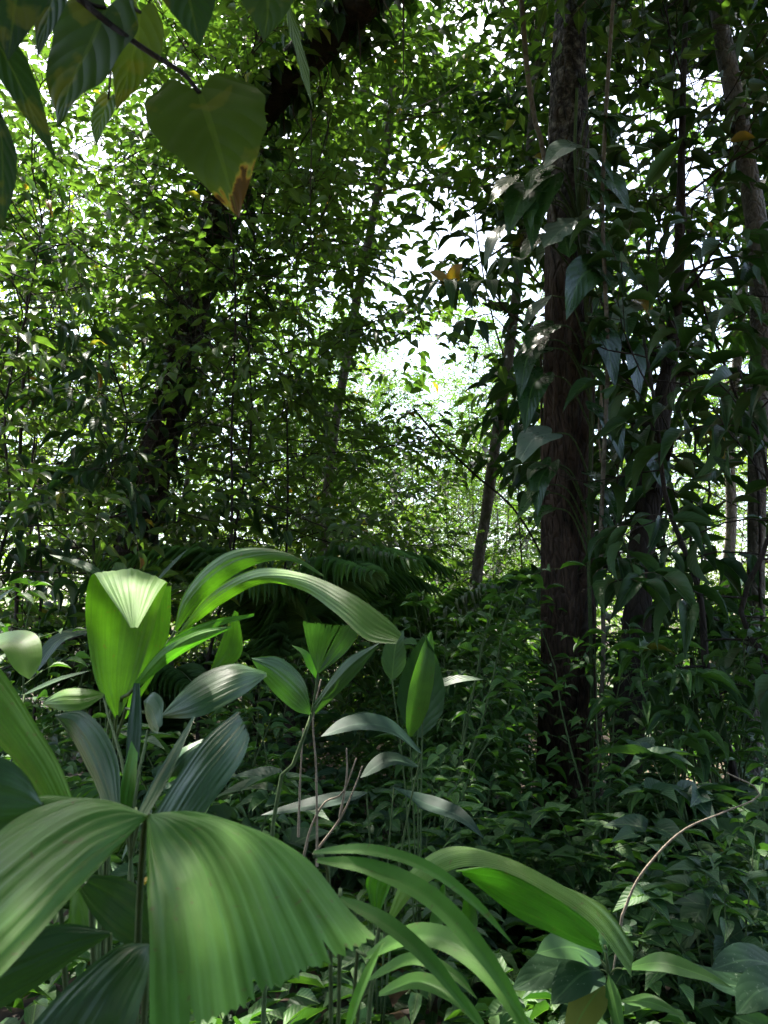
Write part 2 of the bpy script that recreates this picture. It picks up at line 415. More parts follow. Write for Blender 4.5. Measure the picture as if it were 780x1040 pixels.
# ------------------------------------------------------------------ tree crowns
def grow(tr, cr, path, rad, rng, limbs=18, lo=0.3, hi=1.0, limb_len=1.6, twig_gap=0.16, twig_len=0.6, leaf=(0.10, 0.045), leaf_gap=0.05,
         tmpl=T_MID, droop=0.25, old=0.005, up=(0.1, 0.8), tint=(0.0, 0.9), twig_r=0.0036, ball=0.35, keep=None, lean=(0, 0, 0)):
    """limbs on the trunk path, twigs on the limbs, leaves on the twigs"""
    path = np.asarray(path, float); n = len(path)
    TW, TR, LP, LD, LN = [], [], [], [], []
    limbs = int(limbs * 0.68)
    for i in range(limbs):
        t = lo + (hi - lo) * (i + rng.random()) / limbs
        k = min(n - 1.001, t * (n - 1)); a = int(k); b = path[a] + (path[a + 1] - path[a]) * (k - a)
        rb = rad[a]
        f = (t - lo) / max(hi - lo, 1e-6)
        az = i * 2.4 + rng.normal(0, 0.5)
        el = up[0] + (up[1] - up[0]) * f + rng.normal(0, 0.18)
        ln = limb_len * (0.45 + 0.75 * math.sin(math.pi * min(1, 0.15 + 0.75 * f)) ** ball) * rng.uniform(0.65, 1.2)
        d = np.array([math.cos(az) * math.cos(el), math.sin(az) * math.cos(el), math.sin(el)]) + np.array(lean)
        K = 7
        P = [b]
        for s in range(K - 1):
            d = unit(d + rng.normal(0, 0.16, 3) + np.array([0, 0, -0.04]))
            P.append(P[-1] + d * ln / (K - 1))
        P = np.array(P)
        tube(tr, P, np.linspace(max(rb * 0.35, 0.006), 0.004, K), 5, mat=0)
        m = max(2, int(1.5 * ln / twig_gap))
        for j in range(m):
            s = (1 - 0.75 * ((j + rng.random()) / m) ** 1.6) * (K - 1) * 0.999
            c = int(s); q = P[c] + (P[c + 1] - P[c]) * (s - c)
            ld = unit(P[c + 1] - P[c])
            sd = unit(np.cross(ld, [0, 0, 1.0])) * (1 if j % 2 else -1)
            td = unit(ld * rng.uniform(0.2, 0.9) + sd * rng.uniform(0.4, 1.0) + rng.normal(0, 0.35, 3) + np.array([0, 0, 0.1]))
            tl = twig_len * rng.uniform(0.5, 1.25)
            e1 = q + td * tl * 0.35; e2 = e1 + unit(td + [0, 0, -droop * 0.3]) * tl * 0.35; e3 = e2 + unit(td + [0, 0, -droop * 0.8]) * tl * 0.3
            W = np.array([q, e1, e2, e3])
            TW.append(W); TR.append(twig_r)
            nl = max(3, int(tl / leaf_gap))
            u = np.linspace(0.2, 1.0, nl) * 2.999
            ci = u.astype(int); pp = W[ci] + (W[ci + 1] - W[ci]) * (u - ci)[:, None]
            sgn = np.where(np.arange(nl) % 2 == 0, 1.0, -1.0)[:, None]
            sd2 = unit(np.cross(td, [0, 0, 1.0]))[None]
            dd = td[None] * rng.uniform(0.3, 0.9, (nl, 1)) + sgn * sd2 * rng.uniform(0.5, 1.0, (nl, 1)) + rng.normal(0, 0.28, (nl, 3)) + np.array([0, 0, -droop])
            dd[-1] = td + np.array([0, 0, -droop])
            LP.append(pp); LD.append(dd)
            LN.append(np.array([0, 0, 1.0]) + rng.normal(0, 0.42, (nl, 3)))
    pos = np.concatenate(LP); dd = np.concatenate(LD); nn = np.concatenate(LN)
    if keep is not None:
        msk = keep(pos); pos, dd, nn = pos[msk], dd[msk], nn[msk]
    N = len(pos)
    sc = rng.uniform(0.6, 1.2, N)
    tn = rng.uniform(tint[0], tint[1], N) * 0.6 + 0.4 * np.interp(np.sin(pos[:, 0] * 2.1 + pos[:, 1] * 1.7 + pos[:, 2] * 2.6), [-1, 1], [tint[0], tint[1]])
    o = rng.random(N) < old
    tn = np.where(o, rng.uniform(0.93, 0.985, N), tn)
    leaves(cr, pos, dd, nn, leaf[0] * sc, leaf[1] * sc * rng.uniform(0.8, 1.15, N), tmpl, tn, mat=0)
    twigs(cr, np.array(TW), np.array(TR), mat=1)
    return N


CLEAR = [(at(px, py, d0), at(px, py, d1), r_, k_) for px, py, d0, d1, r_, k_ in (
    (95, 150, 6, 15, .42, .95), (85, 205, 6, 15, .36, .9), (112, 250, 6, 15, .30, .85), (440, 350, 6, 22, .44, .82), (420, 285, 6, 22, .38, .82), (458, 405, 6, 22, .44, .82), (410, 420, 8, 22, .36, .75), (490, 345, 7, 20, .34, .75), (400, 345, 8, 20, .3, .75), (455, 460, 8, 22, .36, .75),
    (380, 290, 7, 15, .26, .7), (500, 520, 7, 16, .36, .85), (642, 108, 5, 12, .24, .85), (705, 80, 5, 12, .26, .95), (738, 372, 5, 14, .24, .95), (560, 240, 7, 12, .3, .6), (700, 190, 5, 12, .2, .8), (640, 370, 6, 12, .2, .8))]


def make_tree(name, label, cat, path, r0, r1, leafm, bark='bark_dark', group=None, seed=1, rings=24, sides=12, rough=0.16, flute=None, crown=True, crown_kw2=None, **kw):
    path = np.asarray(path, float)
    base = path[0].copy()
    root = thing(name, label, cat, tuple(base), group)
    P = spline(path - base, rings)
    R = np.linspace(r0, r1, rings) if np.isscalar(r1) else np.interp(np.linspace(0, 1, rings), np.linspace(0, 1, len(r1)), r1)
    tr, cr = MB(), MB()
    tube(tr, P, R, sides, rough=rough, seed=seed * 3.7, flute=flute)
    rng = np.random.default_rng(seed)
    if crown:
        if not name.startswith('fluted'):
            def keep(q):   # clearings: sight lanes in front of two trunks, and shafts between the crowns where the sky comes in
                w_ = q + base; n_ = len(q)
                drop = np.zeros(n_)
                for A_, B_, rad_, k_ in CLEAR:
                    ab = B_ - A_; u_ = np.clip(((w_ - A_) @ ab) / ab.dot(ab), 0, 1)
                    drop = np.maximum(drop, k_ * np.exp(-(np.linalg.norm(w_ - A_ - u_[:, None] * ab, axis=1) / rad_) ** 2))
                lane1 = (w_[:, 1] > 3.8) & (w_[:, 1] < 6.15) & (np.abs(w_[:, 0] - .229 * w_[:, 1]) < .235)
                lane2 = (w_[:, 1] > 5.6) & (w_[:, 1] < 7.6) & (np.abs(w_[:, 0] / w_[:, 1] - np.interp(w_[:, 2], [.9, 2.2, 3.4, 4.6], [-.325, -.30, -.272, -.235])) < .032) & (w_[:, 2] < 4.2)
                return ~lane1 & ~(lane2 & (np.random.default_rng(6).random(n_) < .85)) & (np.random.default_rng(5).random(n_) > drop)
            kw.setdefault('keep', keep)
        grow(tr, cr, P, R, rng, **kw)
        if crown_kw2:
            grow(tr, cr, P, R, rng, **crown_kw2)
    tr.build('trunk', M[bark], root)
    if crown:
        cr.build('crown', [M[leafm], M['twig']], root)
    return root


def straight(px, y, h, lean=(0, 0), wob=0.10, seed=0):
    """a slightly wandering trunk path rooted in the ground at column px, distance y"""
    r = np.random.default_rng(seed + 100)
    x = gx(px, y); z = gh(x, y) - 0.05
    k = 7
    out = []
    for i in range(k):
        t = i / (k - 1)
        out.append([x + lean[0] * t + r.normal(0, wob) * (0 if i == 0 else 1), y + lean[1] * t + r.normal(0, wob) * (0 if i == 0 else 1), z + (h - z) * t])
    return out


# ------------------------------------------------------------------ setting: ground
def build_ground():
    mb = MB()
    xs = np.concatenate([[-400, -150, -70], np.linspace(-40, 40, 81), [70, 150, 400]])
    ys = np.concatenate([[-400, -150, -60], np.linspace(-20, 60, 81), [100, 180, 500]])
    X, Y = np.meshgrid(xs, ys, indexing='ij')
    Z = np.vectorize(gh)(X, Y)
    nx, ny = len(xs), len(ys)
    i, j = np.meshgrid(np.arange(nx - 1), np.arange(ny - 1), indexing='ij')
    q = np.stack([i * ny + j, (i + 1) * ny + j, (i + 1) * ny + j + 1, i * ny + j + 1], -1)
    mb.add(np.stack([X, Y, Z], -1), q)
    o = mb.build('ground', ground_mat())
    o['kind'] = 'structure'


build_ground()

# ------------------------------------------------------------------ large trunks
def flutes(a, l):
    fade = max(0.0, min(1.0, (5.2 - l) / 1.6))
    butt = max(0.0, 1 - l / 1.1)
    g = 0.15 * math.sin(3 * a + 0.5 * math.sin(l * 0.8)) + 0.11 * math.sin(7 * a + 1.1 + 0.4 * math.sin(l * 1.3))
    k = 0.0
    for la, aa, s in ((5.55, 4.4, 0.35), (4.85, 4.7, 0.28), (6.1, 4.9, 0.25), (3.2, 4.2, 0.18)):
        d2 = ((l - la) / 0.10) ** 2 + ((math.remainder(a - aa, 2 * math.pi)) / 0.42) ** 2
        k += s * (math.exp(-d2 * 0.5) - 1.5 * math.exp(-d2 * 2.2))
    return g * fade + butt * (0.35 + 0.35 * math.sin(4 * a)) * 0.7 + k


p = [at(577, 905, 6.0), at(577, 700, 6.0), at(577, 520, 6.0), at(579, 380, 6.02), at(578, 240, 6.05), at(577, 130, 6.1), at(579, 20, 6.15), at(584, -150, 6.2), at(570, -420, 6.3), at(560, -700, 6.4)]
p[0][2] = gh(p[0][0], p[0][1]) - 0.06
make_tree('fluted_tree', 'thick dark brown fluted trunk with knots higher up, wrapped by a climber', 'tree', p, 0.17,
          [0.205, 0.178, 0.166, 0.160, 0.150, 0.106, 0.098, 0.088, 0.07, 0.05], 'canopy', 'bark', rings=150, sides=40, rough=0.10, flute=flutes, seed=3,
          limbs=26, lo=0.70, hi=1.0, limb_len=3.8, twig_gap=0.24, twig_len=0.8, leaf=(0.15, 0.065), leaf_gap=0.06, up=(0.1, 0.8))

def knot(parent, c, nrm, r, seed):
    rg = np.random.default_rng(seed); nrm = unit(np.array(nrm, float)); a = unit(np.cross(nrm, [0, 0, 1.0])); b = np.cross(a, nrm)
    K = 14; V = []
    for k, (q, h) in enumerate(((1.3, -.5), (1.05, .15), (.8, .42), (.55, .3), (.3, .05), (.05, -.05))):
        for j in range(K):
            t = 6.283 * j / K
            V.append(c + (a * math.cos(t) + b * math.sin(t) * 1.25) * r * q * (1 + .18 * math.sin(2 * t + seed) + rg.normal(0, .06)) + nrm * r * h * (1 + rg.normal(0, .15)))
    Q = [(k * K + j, k * K + (j + 1) % K, (k + 1) * K + (j + 1) % K, (k + 1) * K + j) for k in range(5) for j in range(K)]
    mb = MB(); mb.add(np.array(V), Q); o = mb.build('knot', M['bark_dark'], parent)
    o.location = -parent.location


KT = bpy.data.objects['fluted_tree']
for kx, ky, kr in ((583, 32, .06), (579, 95, .075), (571, 118, .06), (573, 205, .05), (566, 352, .05)):
    c0 = at(kx, ky, 6.0 if ky > 100 else 6.03)
    knot(KT, c0, (0.15 * (kx - 577) / 6, -1, -.15), kr, kx)

p = [at(112, 770, 8.2), at(126, 620, 8.1), at(140, 540, 8.0), at(158, 465, 7.9), at(182, 370, 7.7), at(200, 290, 7.4), at(222, 205, 7.0), at(262, 118, 6.6), at(305, 62, 6.2), at(352, 14, 5.9), at(420, -60, 5.6), at(470, -250, 5.6)]
p[0][2] = gh(p[0][0], p[0][1]) - 0.06
p_lean = [list(a) for a in p]
make_tree('leaning_tree', 'dark leaning tree trunk curving up to the right behind the tall pleated palms', 'tree', p, 0.25, [0.23, 0.21, 0.195, 0.17, 0.145, 0.13, 0.13, 0.14, 0.12, 0.09],
          'canopy', 'bark_dark', rings=70, sides=20, rough=0.3, seed=5, limbs=18, lo=0.86, hi=1.0, limb_len=2.6, twig_gap=0.22, twig_len=0.8, leaf=(0.13, 0.06), up=(0.2, 0.9))

p = [at(762, 830, 6.6), at(767, 640, 6.6), at(769, 480, 6.6), at(773, 330, 6.6), at(768, 225, 6.6), at(756, 155, 6.6), at(742, 80, 6.6), at(727, 0, 6.6), at(700, -160, 6.6), at(690, -300, 6.6)]
p[0][2] = gh(p[0][0], p[0][1]) - 0.06
make_tree('curving_tree', 'grey slender trunk bending left as it rises behind big dark leaves', 'tree', p, 0.1, [0.085, 0.075, 0.07, 0.08, 0.085, 0.075, 0.065, 0.05, 0.03],
          'thick', 'bark_grey', rings=50, sides=14, rough=0.12, seed=8, limbs=16, lo=0.72, limb_len=2.0, twig_gap=0.2, twig_len=0.6, leaf=(0.22, 0.085), leaf_gap=0.08, tmpl=T_NEAR)

p = [at(632, 880, 5.4), at(640, 720, 5.6), at(648, 600, 5.8), at(663, 480, 6.0), at(682, 350, 6.2), at(690, 250, 6.3), at(694, 80, 6.4), at(700, -80, 6.5)]
p[0][2] = gh(p[0][0], p[0][1]) - 0.06
make_tree('dark_tree', 'dark slanting trunk beside the fluted trunk, hung with big dark leaves', 'tree', p, 0.12, [0.13, 0.11, 0.095, 0.075, 0.05, 0.03, 0.022, 0.015],
          'thick', 'bark_dark', rings=40, sides=14, rough=0.2, seed=9, limbs=26, lo=0.22, limb_len=0.95, twig_gap=0.2, twig_len=0.45, leaf=(0.30, 0.12), leaf_gap=0.13, tmpl=T_NEAR, droop=0.5, up=(-0.1, 0.6))

def trunk_climber(label, tree, n, leaf, seed, t0, t1, rad, mat):
    rg = np.random.default_rng(seed); tk = [c for c in bpy.data.objects[tree].children if c.name.startswith('trunk')][0]
    base = np.array(bpy.data.objects[tree].location)
    root = thing('leafy_climber', label, 'climber', tuple(base))
    P = spline(np.array(LEANP) - base, 120); k = (rg.uniform(t0, t1, n) * 119).astype(int)
    az = rg.uniform(0, 6.28, n); out = np.stack([np.cos(az), np.sin(az), rg.normal(0, .3, n)], -1)
    r = np.interp(k / 119, np.linspace(0, 1, len(rad)), rad)
    pos = P[k] + unit(out) * (r * rg.uniform(.9, 1.9, n))[:, None]
    mbx = MB(); L_ = leaf * rg.uniform(.5, 1.2, n)
    leaves(mbx, pos, out * .6 + np.array([0, 0, -.8]) + rg.normal(0, .35, (n, 3)), out + np.array([0, 0, .5]), L_, L_ * rg.uniform(.35, .6, n), T_NEAR, rg.uniform(0, .85, n))
    mbx.build('foliage', M[mat], root)
    st = MB()
    for q in range(5):
        kk = np.arange(int(t0 * 119), int(t1 * 119)); aa = q * 1.3 + np.cumsum(rg.normal(0, .09, len(kk)))
        rr_ = np.interp(kk / 119, np.linspace(0, 1, len(rad)), rad) * 1.06
        tube(st, P[kk] + np.stack([np.cos(aa), np.sin(aa), aa * 0], -1) * rr_[:, None], np.full(len(kk), .012), 5)
    for q in range(14):
        k0 = int(rg.uniform(max(t0, .45), t1) * 119); b_ = P[k0] + [rg.normal(0, .12), rg.normal(0, .12), -.1]; l_ = rg.uniform(.2, .9)
        tube(st, spline(np.array([b_, b_ + [rg.normal(0, .05), 0, -l_ * .5], b_ + [rg.normal(0, .08), 0, -l_]]), 8), np.linspace(.008, .003, 8), 4)
    st.build('stem', M['twig'], root)


LEANP = p_lean
trunk_climber('dark leafy climber with dangling roots clothing the leaning dark trunk', 'leaning_tree', 820, .2, 61, .12, 1.0, [0.23, 0.21, 0.195, 0.17, 0.145, 0.13, 0.13, 0.14, 0.12, 0.09], 'thick')

# thin pale trunks
def bare(name, label, px, y_r0_r1, bark, seed, crown=None, cat='tree', leafm='small', group=None):
    d, r0, r1 = y_r0_r1
    p = [at(a[0], a[1], (a[2] if len(a) > 2 else d)) for a in px]
    p[0][2] = gh(p[0][0], p[0][1]) - 0.05
    kw = crown or {}
    return make_tree(name, label, cat, p, r0, r1, leafm, bark, rings=36, sides=9, rough=0.14, seed=seed, crown=bool(crown), group=group, **kw)


bare('slender_tree', 'slender brown trunk leaning right in the open centre of the forest', [(470, 700), (484, 590), (494, 520), (503, 450), (514, 380), (524, 300), (532, 230), (545, 60), (550, -60)],
     (8.4, 0.07, 0.04), 'bark_pale', 21, dict(limbs=22, lo=0.6, limb_len=1.4, twig_gap=0.2, twig_len=0.6, leaf=(0.12, 0.05)), leafm='small')
bare('pale_tree', 'pale thin trunk crossed by a dark twig high above the arching palm leaf', [(318, 720), (328, 560), (338, 450), (351, 370), (366, 285), (380, 215), (396, 120), (404, 0), (410, -90)],
     (9.0, 0.06, 0.04), 'bark_pale', 22, dict(limbs=22, lo=0.66, limb_len=1.7, twig_gap=0.2, twig_len=0.7, leaf=(0.13, 0.055)), leafm='canopy')
bare('pale_tree', 'pale thin trunk standing in the bright gap between the dark big-leaved saplings', [(716, 760), (724, 690), (736, 600), (743, 530), (741, 450), (752, 330), (760, 200), (756, 60)],
     (9.5, 0.075, 0.045), 'bark_pale', 23, dict(limbs=18, lo=0.5, limb_len=1.6, twig_gap=0.2, twig_len=0.6, leaf=(0.14, 0.06)), leafm='canopy')

# ------------------------------------------------------------------ big-leaved dark saplings on the right
def zone(name, label, cat, px, y, h, leafm, seed, lean=(0, 0), bark='bark_dark', r=0.015, group=None, **kw):
    return make_tree(name, label, cat, straight(px, y, h, lean, seed=seed), r, r * 0.3, leafm, bark, seed=seed, rings=20, sides=9, group=group, **kw)


for i_, (px_, y_, h_, m_, lab_) in enumerate(((352, 9.5, 3.8, 'canopy', 'bushy tree of mid height left of the pale thin trunk'), (405, 10.2, 2.8, 'small', 'low bushy tree under the bright centre gap'), (462, 9.8, 2.9, 'canopy', 'low bushy tree just left of the slender leaning trunk'),
                                       (525, 9.0, 4.0, 'small', 'bushy tree between the slender leaning trunk and the fluted trunk'), (310, 8.6, 3.4, 'small', 'low bushy tree behind the long arching palm leaf'))):
    zone('bushy_tree', lab_, 'tree', px_, y_, h_, m_, 70 + i_, (0, 0), limbs=44, lo=0.12, limb_len=1.15, leaf=(.12, .055), leaf_gap=.06, twig_gap=.2, twig_len=.5, droop=.3)
bigl = dict(leaf=(0.29, 0.085), leaf_gap=0.10, tmpl=T_LANCE, twig_gap=0.25, twig_len=0.4, droop=0.7, up=(0.0, 0.7), old=0.008)
big = dict(leaf=(0.26, 0.10), leaf_gap=0.11, tmpl=T_NEAR, twig_gap=0.25, twig_len=0.5, droop=0.3, up=(0.0, 0.7), old=0.004)
zone('big_leaved_tree', 'tall big-leaved tree filling the top right corner of the view', 'tree', 800, 6.2, 8.6, 'thick', 31, (-0.9, 0), limbs=38, lo=0.34, limb_len=1.7, **big)
zone('big_leaved_tree', 'big-leaved dark tree just behind the bent grey trunk', 'tree', 735, 8.0, 9.2, 'thick', 32, (-0.6, 0), limbs=36, lo=0.36, limb_len=1.7, **bigl)
zone('big_leaved_tree', 'big-leaved dark tree standing between the fluted trunk and the bent grey trunk', 'tree', 668, 7.4, 9.0, 'thick', 33, (0.2, 0), limbs=38, lo=0.34, limb_len=1.4, **big)
zone('big_leaved_tree', 'crowded big-leaved tree with near-black foliage left of the bent grey trunk', 'tree', 705, 6.9, 7.2, 'thick', 37, (0.15, 0), limbs=44, lo=0.36, limb_len=1.5, **big)
zone('big_leaved_sapling', 'big-leaved sapling hanging dark leaves before the bright gap on the far right', 'sapling', 735, 5.2, 3.4, 'thick', 34, (-0.3, 0), r=0.03, limbs=24, lo=0.3, limb_len=0.8, **bigl)
zone('big_leaved_sapling', 'big-leaved sapling close behind the fluted trunk with dark hanging foliage', 'sapling', 622, 6.6, 4.4, 'thick', 35, (0.2, 0), r=0.035, limbs=26, lo=0.2, limb_len=0.8, **big)
zone('big_leaved_sapling', 'big-leaved sapling at the right edge over the undergrowth', 'sapling', 800, 4.6, 3.0, 'thick', 36, (-0.1, 0), r=0.025, limbs=18, lo=0.3, limb_len=0.75, **bigl)

# ------------------------------------------------------------------ small-leaved trees on the left and centre
sm = dict(leaf=(0.125, 0.062), leaf_gap=0.055, twig_gap=0.17, twig_len=0.5, droop=0.3, up=(0.0, 0.7))
zone('small_leaved_tree', 'small-leaved tree with a dense mid green crown around the leaning dark trunk', 'tree', 235, 6.6, 6.4, 'small', 41, (0.2, -0.2), limbs=58, lo=0.36, limb_len=1.5, **sm)
zone('small_leaved_tree', 'small-leaved tree with layered sprays at the left edge', 'tree', 40, 7.2, 6.2, 'small', 42, (-0.2, 0.2), limbs=52, lo=0.22, limb_len=1.6, **sm)
zone('small_leaved_tree', 'yellow-green sunlit tree high at the left edge under the sky gap', 'tree', -10, 11.0, 8.2, 'sunny', 43, (0.2, 0), limbs=56, lo=0.3, limb_len=2.2, leaf=(0.11, 0.055), leaf_gap=0.05, twig_gap=0.17, twig_len=0.6, old=0.01)
zone('small_leaved_tree', 'small-leaved tree with dark hanging sprays left of the leaning dark trunk', 'tree', 95, 6.2, 4.6, 'thick', 44, (0.0, 0.1), limbs=40, lo=0.25, limb_len=1.1, leaf=(.22, .06), tmpl=T_LANCE, droop=.7, leaf_gap=.09, twig_gap=.2, twig_len=.4)
zone('small_leaved_tree', 'slim small-leaved tree with dark layered twigs right of the leaning dark trunk', 'tree', 285, 7.0, 5.4, 'small', 45, (0.05, 0), limbs=46, lo=0.22, limb_len=0.95, **sm)
zone('small_leaved_tree', 'dense small-leaved tree behind the leaning dark trunk, left of it', 'tree', 140, 9.2, 7.2, 'small', 51, (-0.4, 0), limbs=60, lo=0.15, limb_len=1.9, **sm)
zone('small_leaved_tree', 'bushy small-leaved tree in the middle of the left edge', 'tree', 15, 9.0, 5.4, 'canopy', 52, (0.5, 0), limbs=56, lo=0.1, limb_len=1.8, leaf=(.17, .075), leaf_gap=.08, twig_gap=.2, twig_len=.5)
zone('small_leaved_tree', 'shady small-leaved tree close by at the left edge', 'tree', -25, 5.4, 4.4, 'small', 53, (0.2, 0), limbs=40, lo=0.25, limb_len=1.1, **sm)
zone('leafy_bush', 'sunlit yellow-green bush right of the foot of the leaning dark trunk', 'bush', 232, 8.6, 2.5, 'sunny', 54, (0.0, 0), limbs=26, lo=0.2, limb_len=0.9, leaf=(0.12, 0.065), leaf_gap=0.06, twig_gap=0.18, twig_len=0.45)
zone('small_leaved_tree', 'small-leaved tree in front of the leaning dark trunk, hiding its middle', 'tree', 208, 5.9, 6.0, 'small', 55, (0.1, 0.0), limbs=54, lo=0.52, limb_len=1.0, **sm)
md = dict(leaf=(0.21, 0.10), leaf_gap=0.085, twig_gap=0.23, twig_len=0.6, droop=0.3, up=(0.0, 0.7), old=0.006)
zone('broad_leaved_tree', 'broad-leaved tree with a bright leafy crown filling the top centre', 'tree', 592, 9.0, 10.5, 'canopy', 46, (-1.7, -0.3), limbs=50, lo=0.56, limb_len=2.2, **md)
zone('broad_leaved_tree', 'broad-leaved tree with a thinner crown just left of the fluted trunk top', 'tree', 604, 8.2, 9.6, 'canopy', 47, (-.9, -0.2), limbs=44, lo=0.50, limb_len=1.7, **md)
zone('broad_leaved_tree', 'broad-leaved tree whose crown hangs behind the top of the leaning dark trunk', 'tree', 325, 10.5, 11.0, 'canopy', 48, (0.0, -0.2), limbs=52, lo=0.5, limb_len=2.2, **md)
zone('broad_leaved_tree', 'broad-leaved tree at the far top left behind the hanging heart leaves', 'tree', 190, 10.5, 11.4, 'canopy', 49, (0.0, 0), limbs=44, lo=0.55, limb_len=1.9, **md)

# ------------------------------------------------------------------ far forest and unseen shade trees: five kinds, copied
def proto(name, label, h, r, leafm, bark, seed, group, **kw):
    t = make_tree(name, label, 'tree', straight(390, 0.001, h, seed=seed), r, r * 0.25, leafm, bark, seed=seed, rings=18, sides=8, group=group, **kw)
    return t


fars = dict(leaf_gap=0.075, twig_gap=0.26, twig_len=0.85, droop=0.3, tmpl=T_FAR)
G_FAR = 'trees of the bright forest far behind'
kinds = [
    ('fine_leaved_tree', 'pale green fine-leaved tree deep in the bright forest behind', 13.0, 0.055, 'far', 'bark_pale', 61, dict(limbs=84, lo=0.10, limb_len=2.5, leaf=(0.14, 0.065), **fars)),
    ('broad_crowned_tree', 'tall broad-crowned tree deep in the bright forest behind', 17.0, 0.12, 'far', 'bark_pale', 62, dict(limbs=64, lo=0.3, limb_len=3.6, leaf=(0.17, 0.085), **fars)),
    ('yellow_green_tree', 'yellow-green bushy tree lit by the sun in the far thicket', 8.5, 0.035, 'sunny', 'bark_pale', 63, dict(limbs=56, lo=0.08, limb_len=2.2, leaf=(0.14, 0.07), **fars)),
    ('dark_bushy_tree', 'darker bushy tree in the shaded far thicket', 6.5, 0.03, 'canopy', 'bark_dark', 64, dict(limbs=50, lo=0.06, limb_len=1.9, leaf=(0.13, 0.06), **fars)),
]
far_and_shade_spots = [  # kind, px, distance, scale
    (0, 320, 19, .72), (3, 450, 17, .75), (0, 500, 25, .62), (2, 340, 14.5, 0.62), (2, 235, 12.5, 0.42), (2, 285, 17, 0.7), (3, 262, 14, 0.75),
    (3, 540, 14.5, .7), (0, 570, 21, .72), (1, 640, 25, .62), (2, 700, 15, 0.62), (0, 700, 23, .7), (2, 760, 13, 0.5), (3, 650, 13, 0.6), (1, 810, 21, .7), (3, 800, 12, 0.6),
    (1, 240, 24, .72), (0, 190, 17, .7), (0, 110, 19, .62), (2, 70, 14, .8), (1, 10, 20, .8), (3, 150, 12.5, 0.7), (3, 30, 11.5, 0.6), (2, -40, 15, 1.0), (3, 395, 20, .7),
    (1, 320, 32, .62), (1, 560, 32, .62), (2, 430, 27, .6), (1, 140, 30, .7), (1, 730, 32, .75), (2, 600, 25, .7), (0, 50, 27, .8), (0, 780, 18, .7), (3, 330, 12, 0.35), (3, 415, 13, 0.36), (2, 470, 15, 0.4),
    (0, 345, 13.5, .46), (0, 372, 16, .55), (0, 488, 14, .5), (0, 520, 17, .6), (2, 395, 12, .34), (3, 455, 12.5, .4), (3, 350, 10.5, .34), (3, 395, 11, .36), (3, 440, 10, .32), (3, 485, 11, .36), (3, 530, 10, .36), (0, 430, 13, .42), (0, 300, 15, .6), (0, 360, 19, .62), (0, 470, 19, .55), (0, 515, 13.5, .5), (2, 500, 18, .6), (2, 420, 17, .42), (3, 360, 22, .7), (0, 350, 28, .8), (3, 500, 30, .9),
    # unseen trees added beside and behind the camera to shade the foreground
(1, 520, -1.7, 1.05), (1, 300, -1.5, .95), (1, 2400, -1.4, .9), (1, -1500, -1.5, .9), (1, -2400, -.2, 1.1), (1, 3200, -.3, 1.1), (3, 900, -2.8, .9), (3, -150, -2.8, .9), (1, 2700, -.9, 1.0), (1, -1800, -.9, 1.0), (1, 3500, .7, 1.0), (1, -2900, .7, 1.0), (1, 1250, -3.6, 1.0), (1, -480, -3.6, 1.0), (0, 100, -5.5, .9), (0, 1500, -4.5, .95), (3, 620, -3.6, .8), (3, 160, -3.8, .8), (0, 330, -9, 1.0), (1, 900, -7.0, .9), (0, -900, -3.0, .9),
]
PROTO = [proto(k[0], k[1], k[2], k[3], k[4], k[5], k[6], G_FAR, **k[7]) for k in kinds]
first = [True] * len(PROTO)
rr = random.Random(5)
for k, px, y, s in far_and_shade_spots:
    x = gx(px, abs(y)); loc = (x, y, gh(x, y) - 0.05)
    rz = rr.uniform(0, 6.28)
    if first[k]:
        o = PROTO[k]; o.location = loc; o.rotation_euler = (0, 0, rz); o.scale = (s, s, s); first[k] = False
    else:
        dup(PROTO[k], loc, rz, s, kinds[k][1], G_FAR, tilt=(rr.gauss(0, .07), rr.gauss(0, .07)))  # the unseen shade trees carry the far-forest labels too

# far wood behind it all that reads as one mass
mb = MB(); rng = np.random.default_rng(77)
N = 9000
a = rng.uniform(-0.62, 0.62, N); dist = rng.uniform(36, 52, N)
X = np.tan(a) * dist; hmax = 3.2 + 1.2 * np.sin(X * 0.23 + 1) + 1.0 * np.sin(X * 0.61)
hmax -= 1.0 * np.exp(-((X - 2.2) / 3.2) ** 2)
Z = hmax * rng.random(N) ** 0.8
pos = np.stack([X, dist, Z], -1)
leaves(mb, pos, rng.normal(0, 1, (N, 3)), np.array([0, 0, 1.0]) + rng.normal(0, .6, (N, 3)), rng.uniform(.25, .5, N), rng.uniform(.13, .26, N), T_FAR, rng.uniform(0, .9, N))
o = mb.build('far_woods', M['far']); o['kind'] = 'stuff'; o['label'] = 'far pale green woods closing the view'

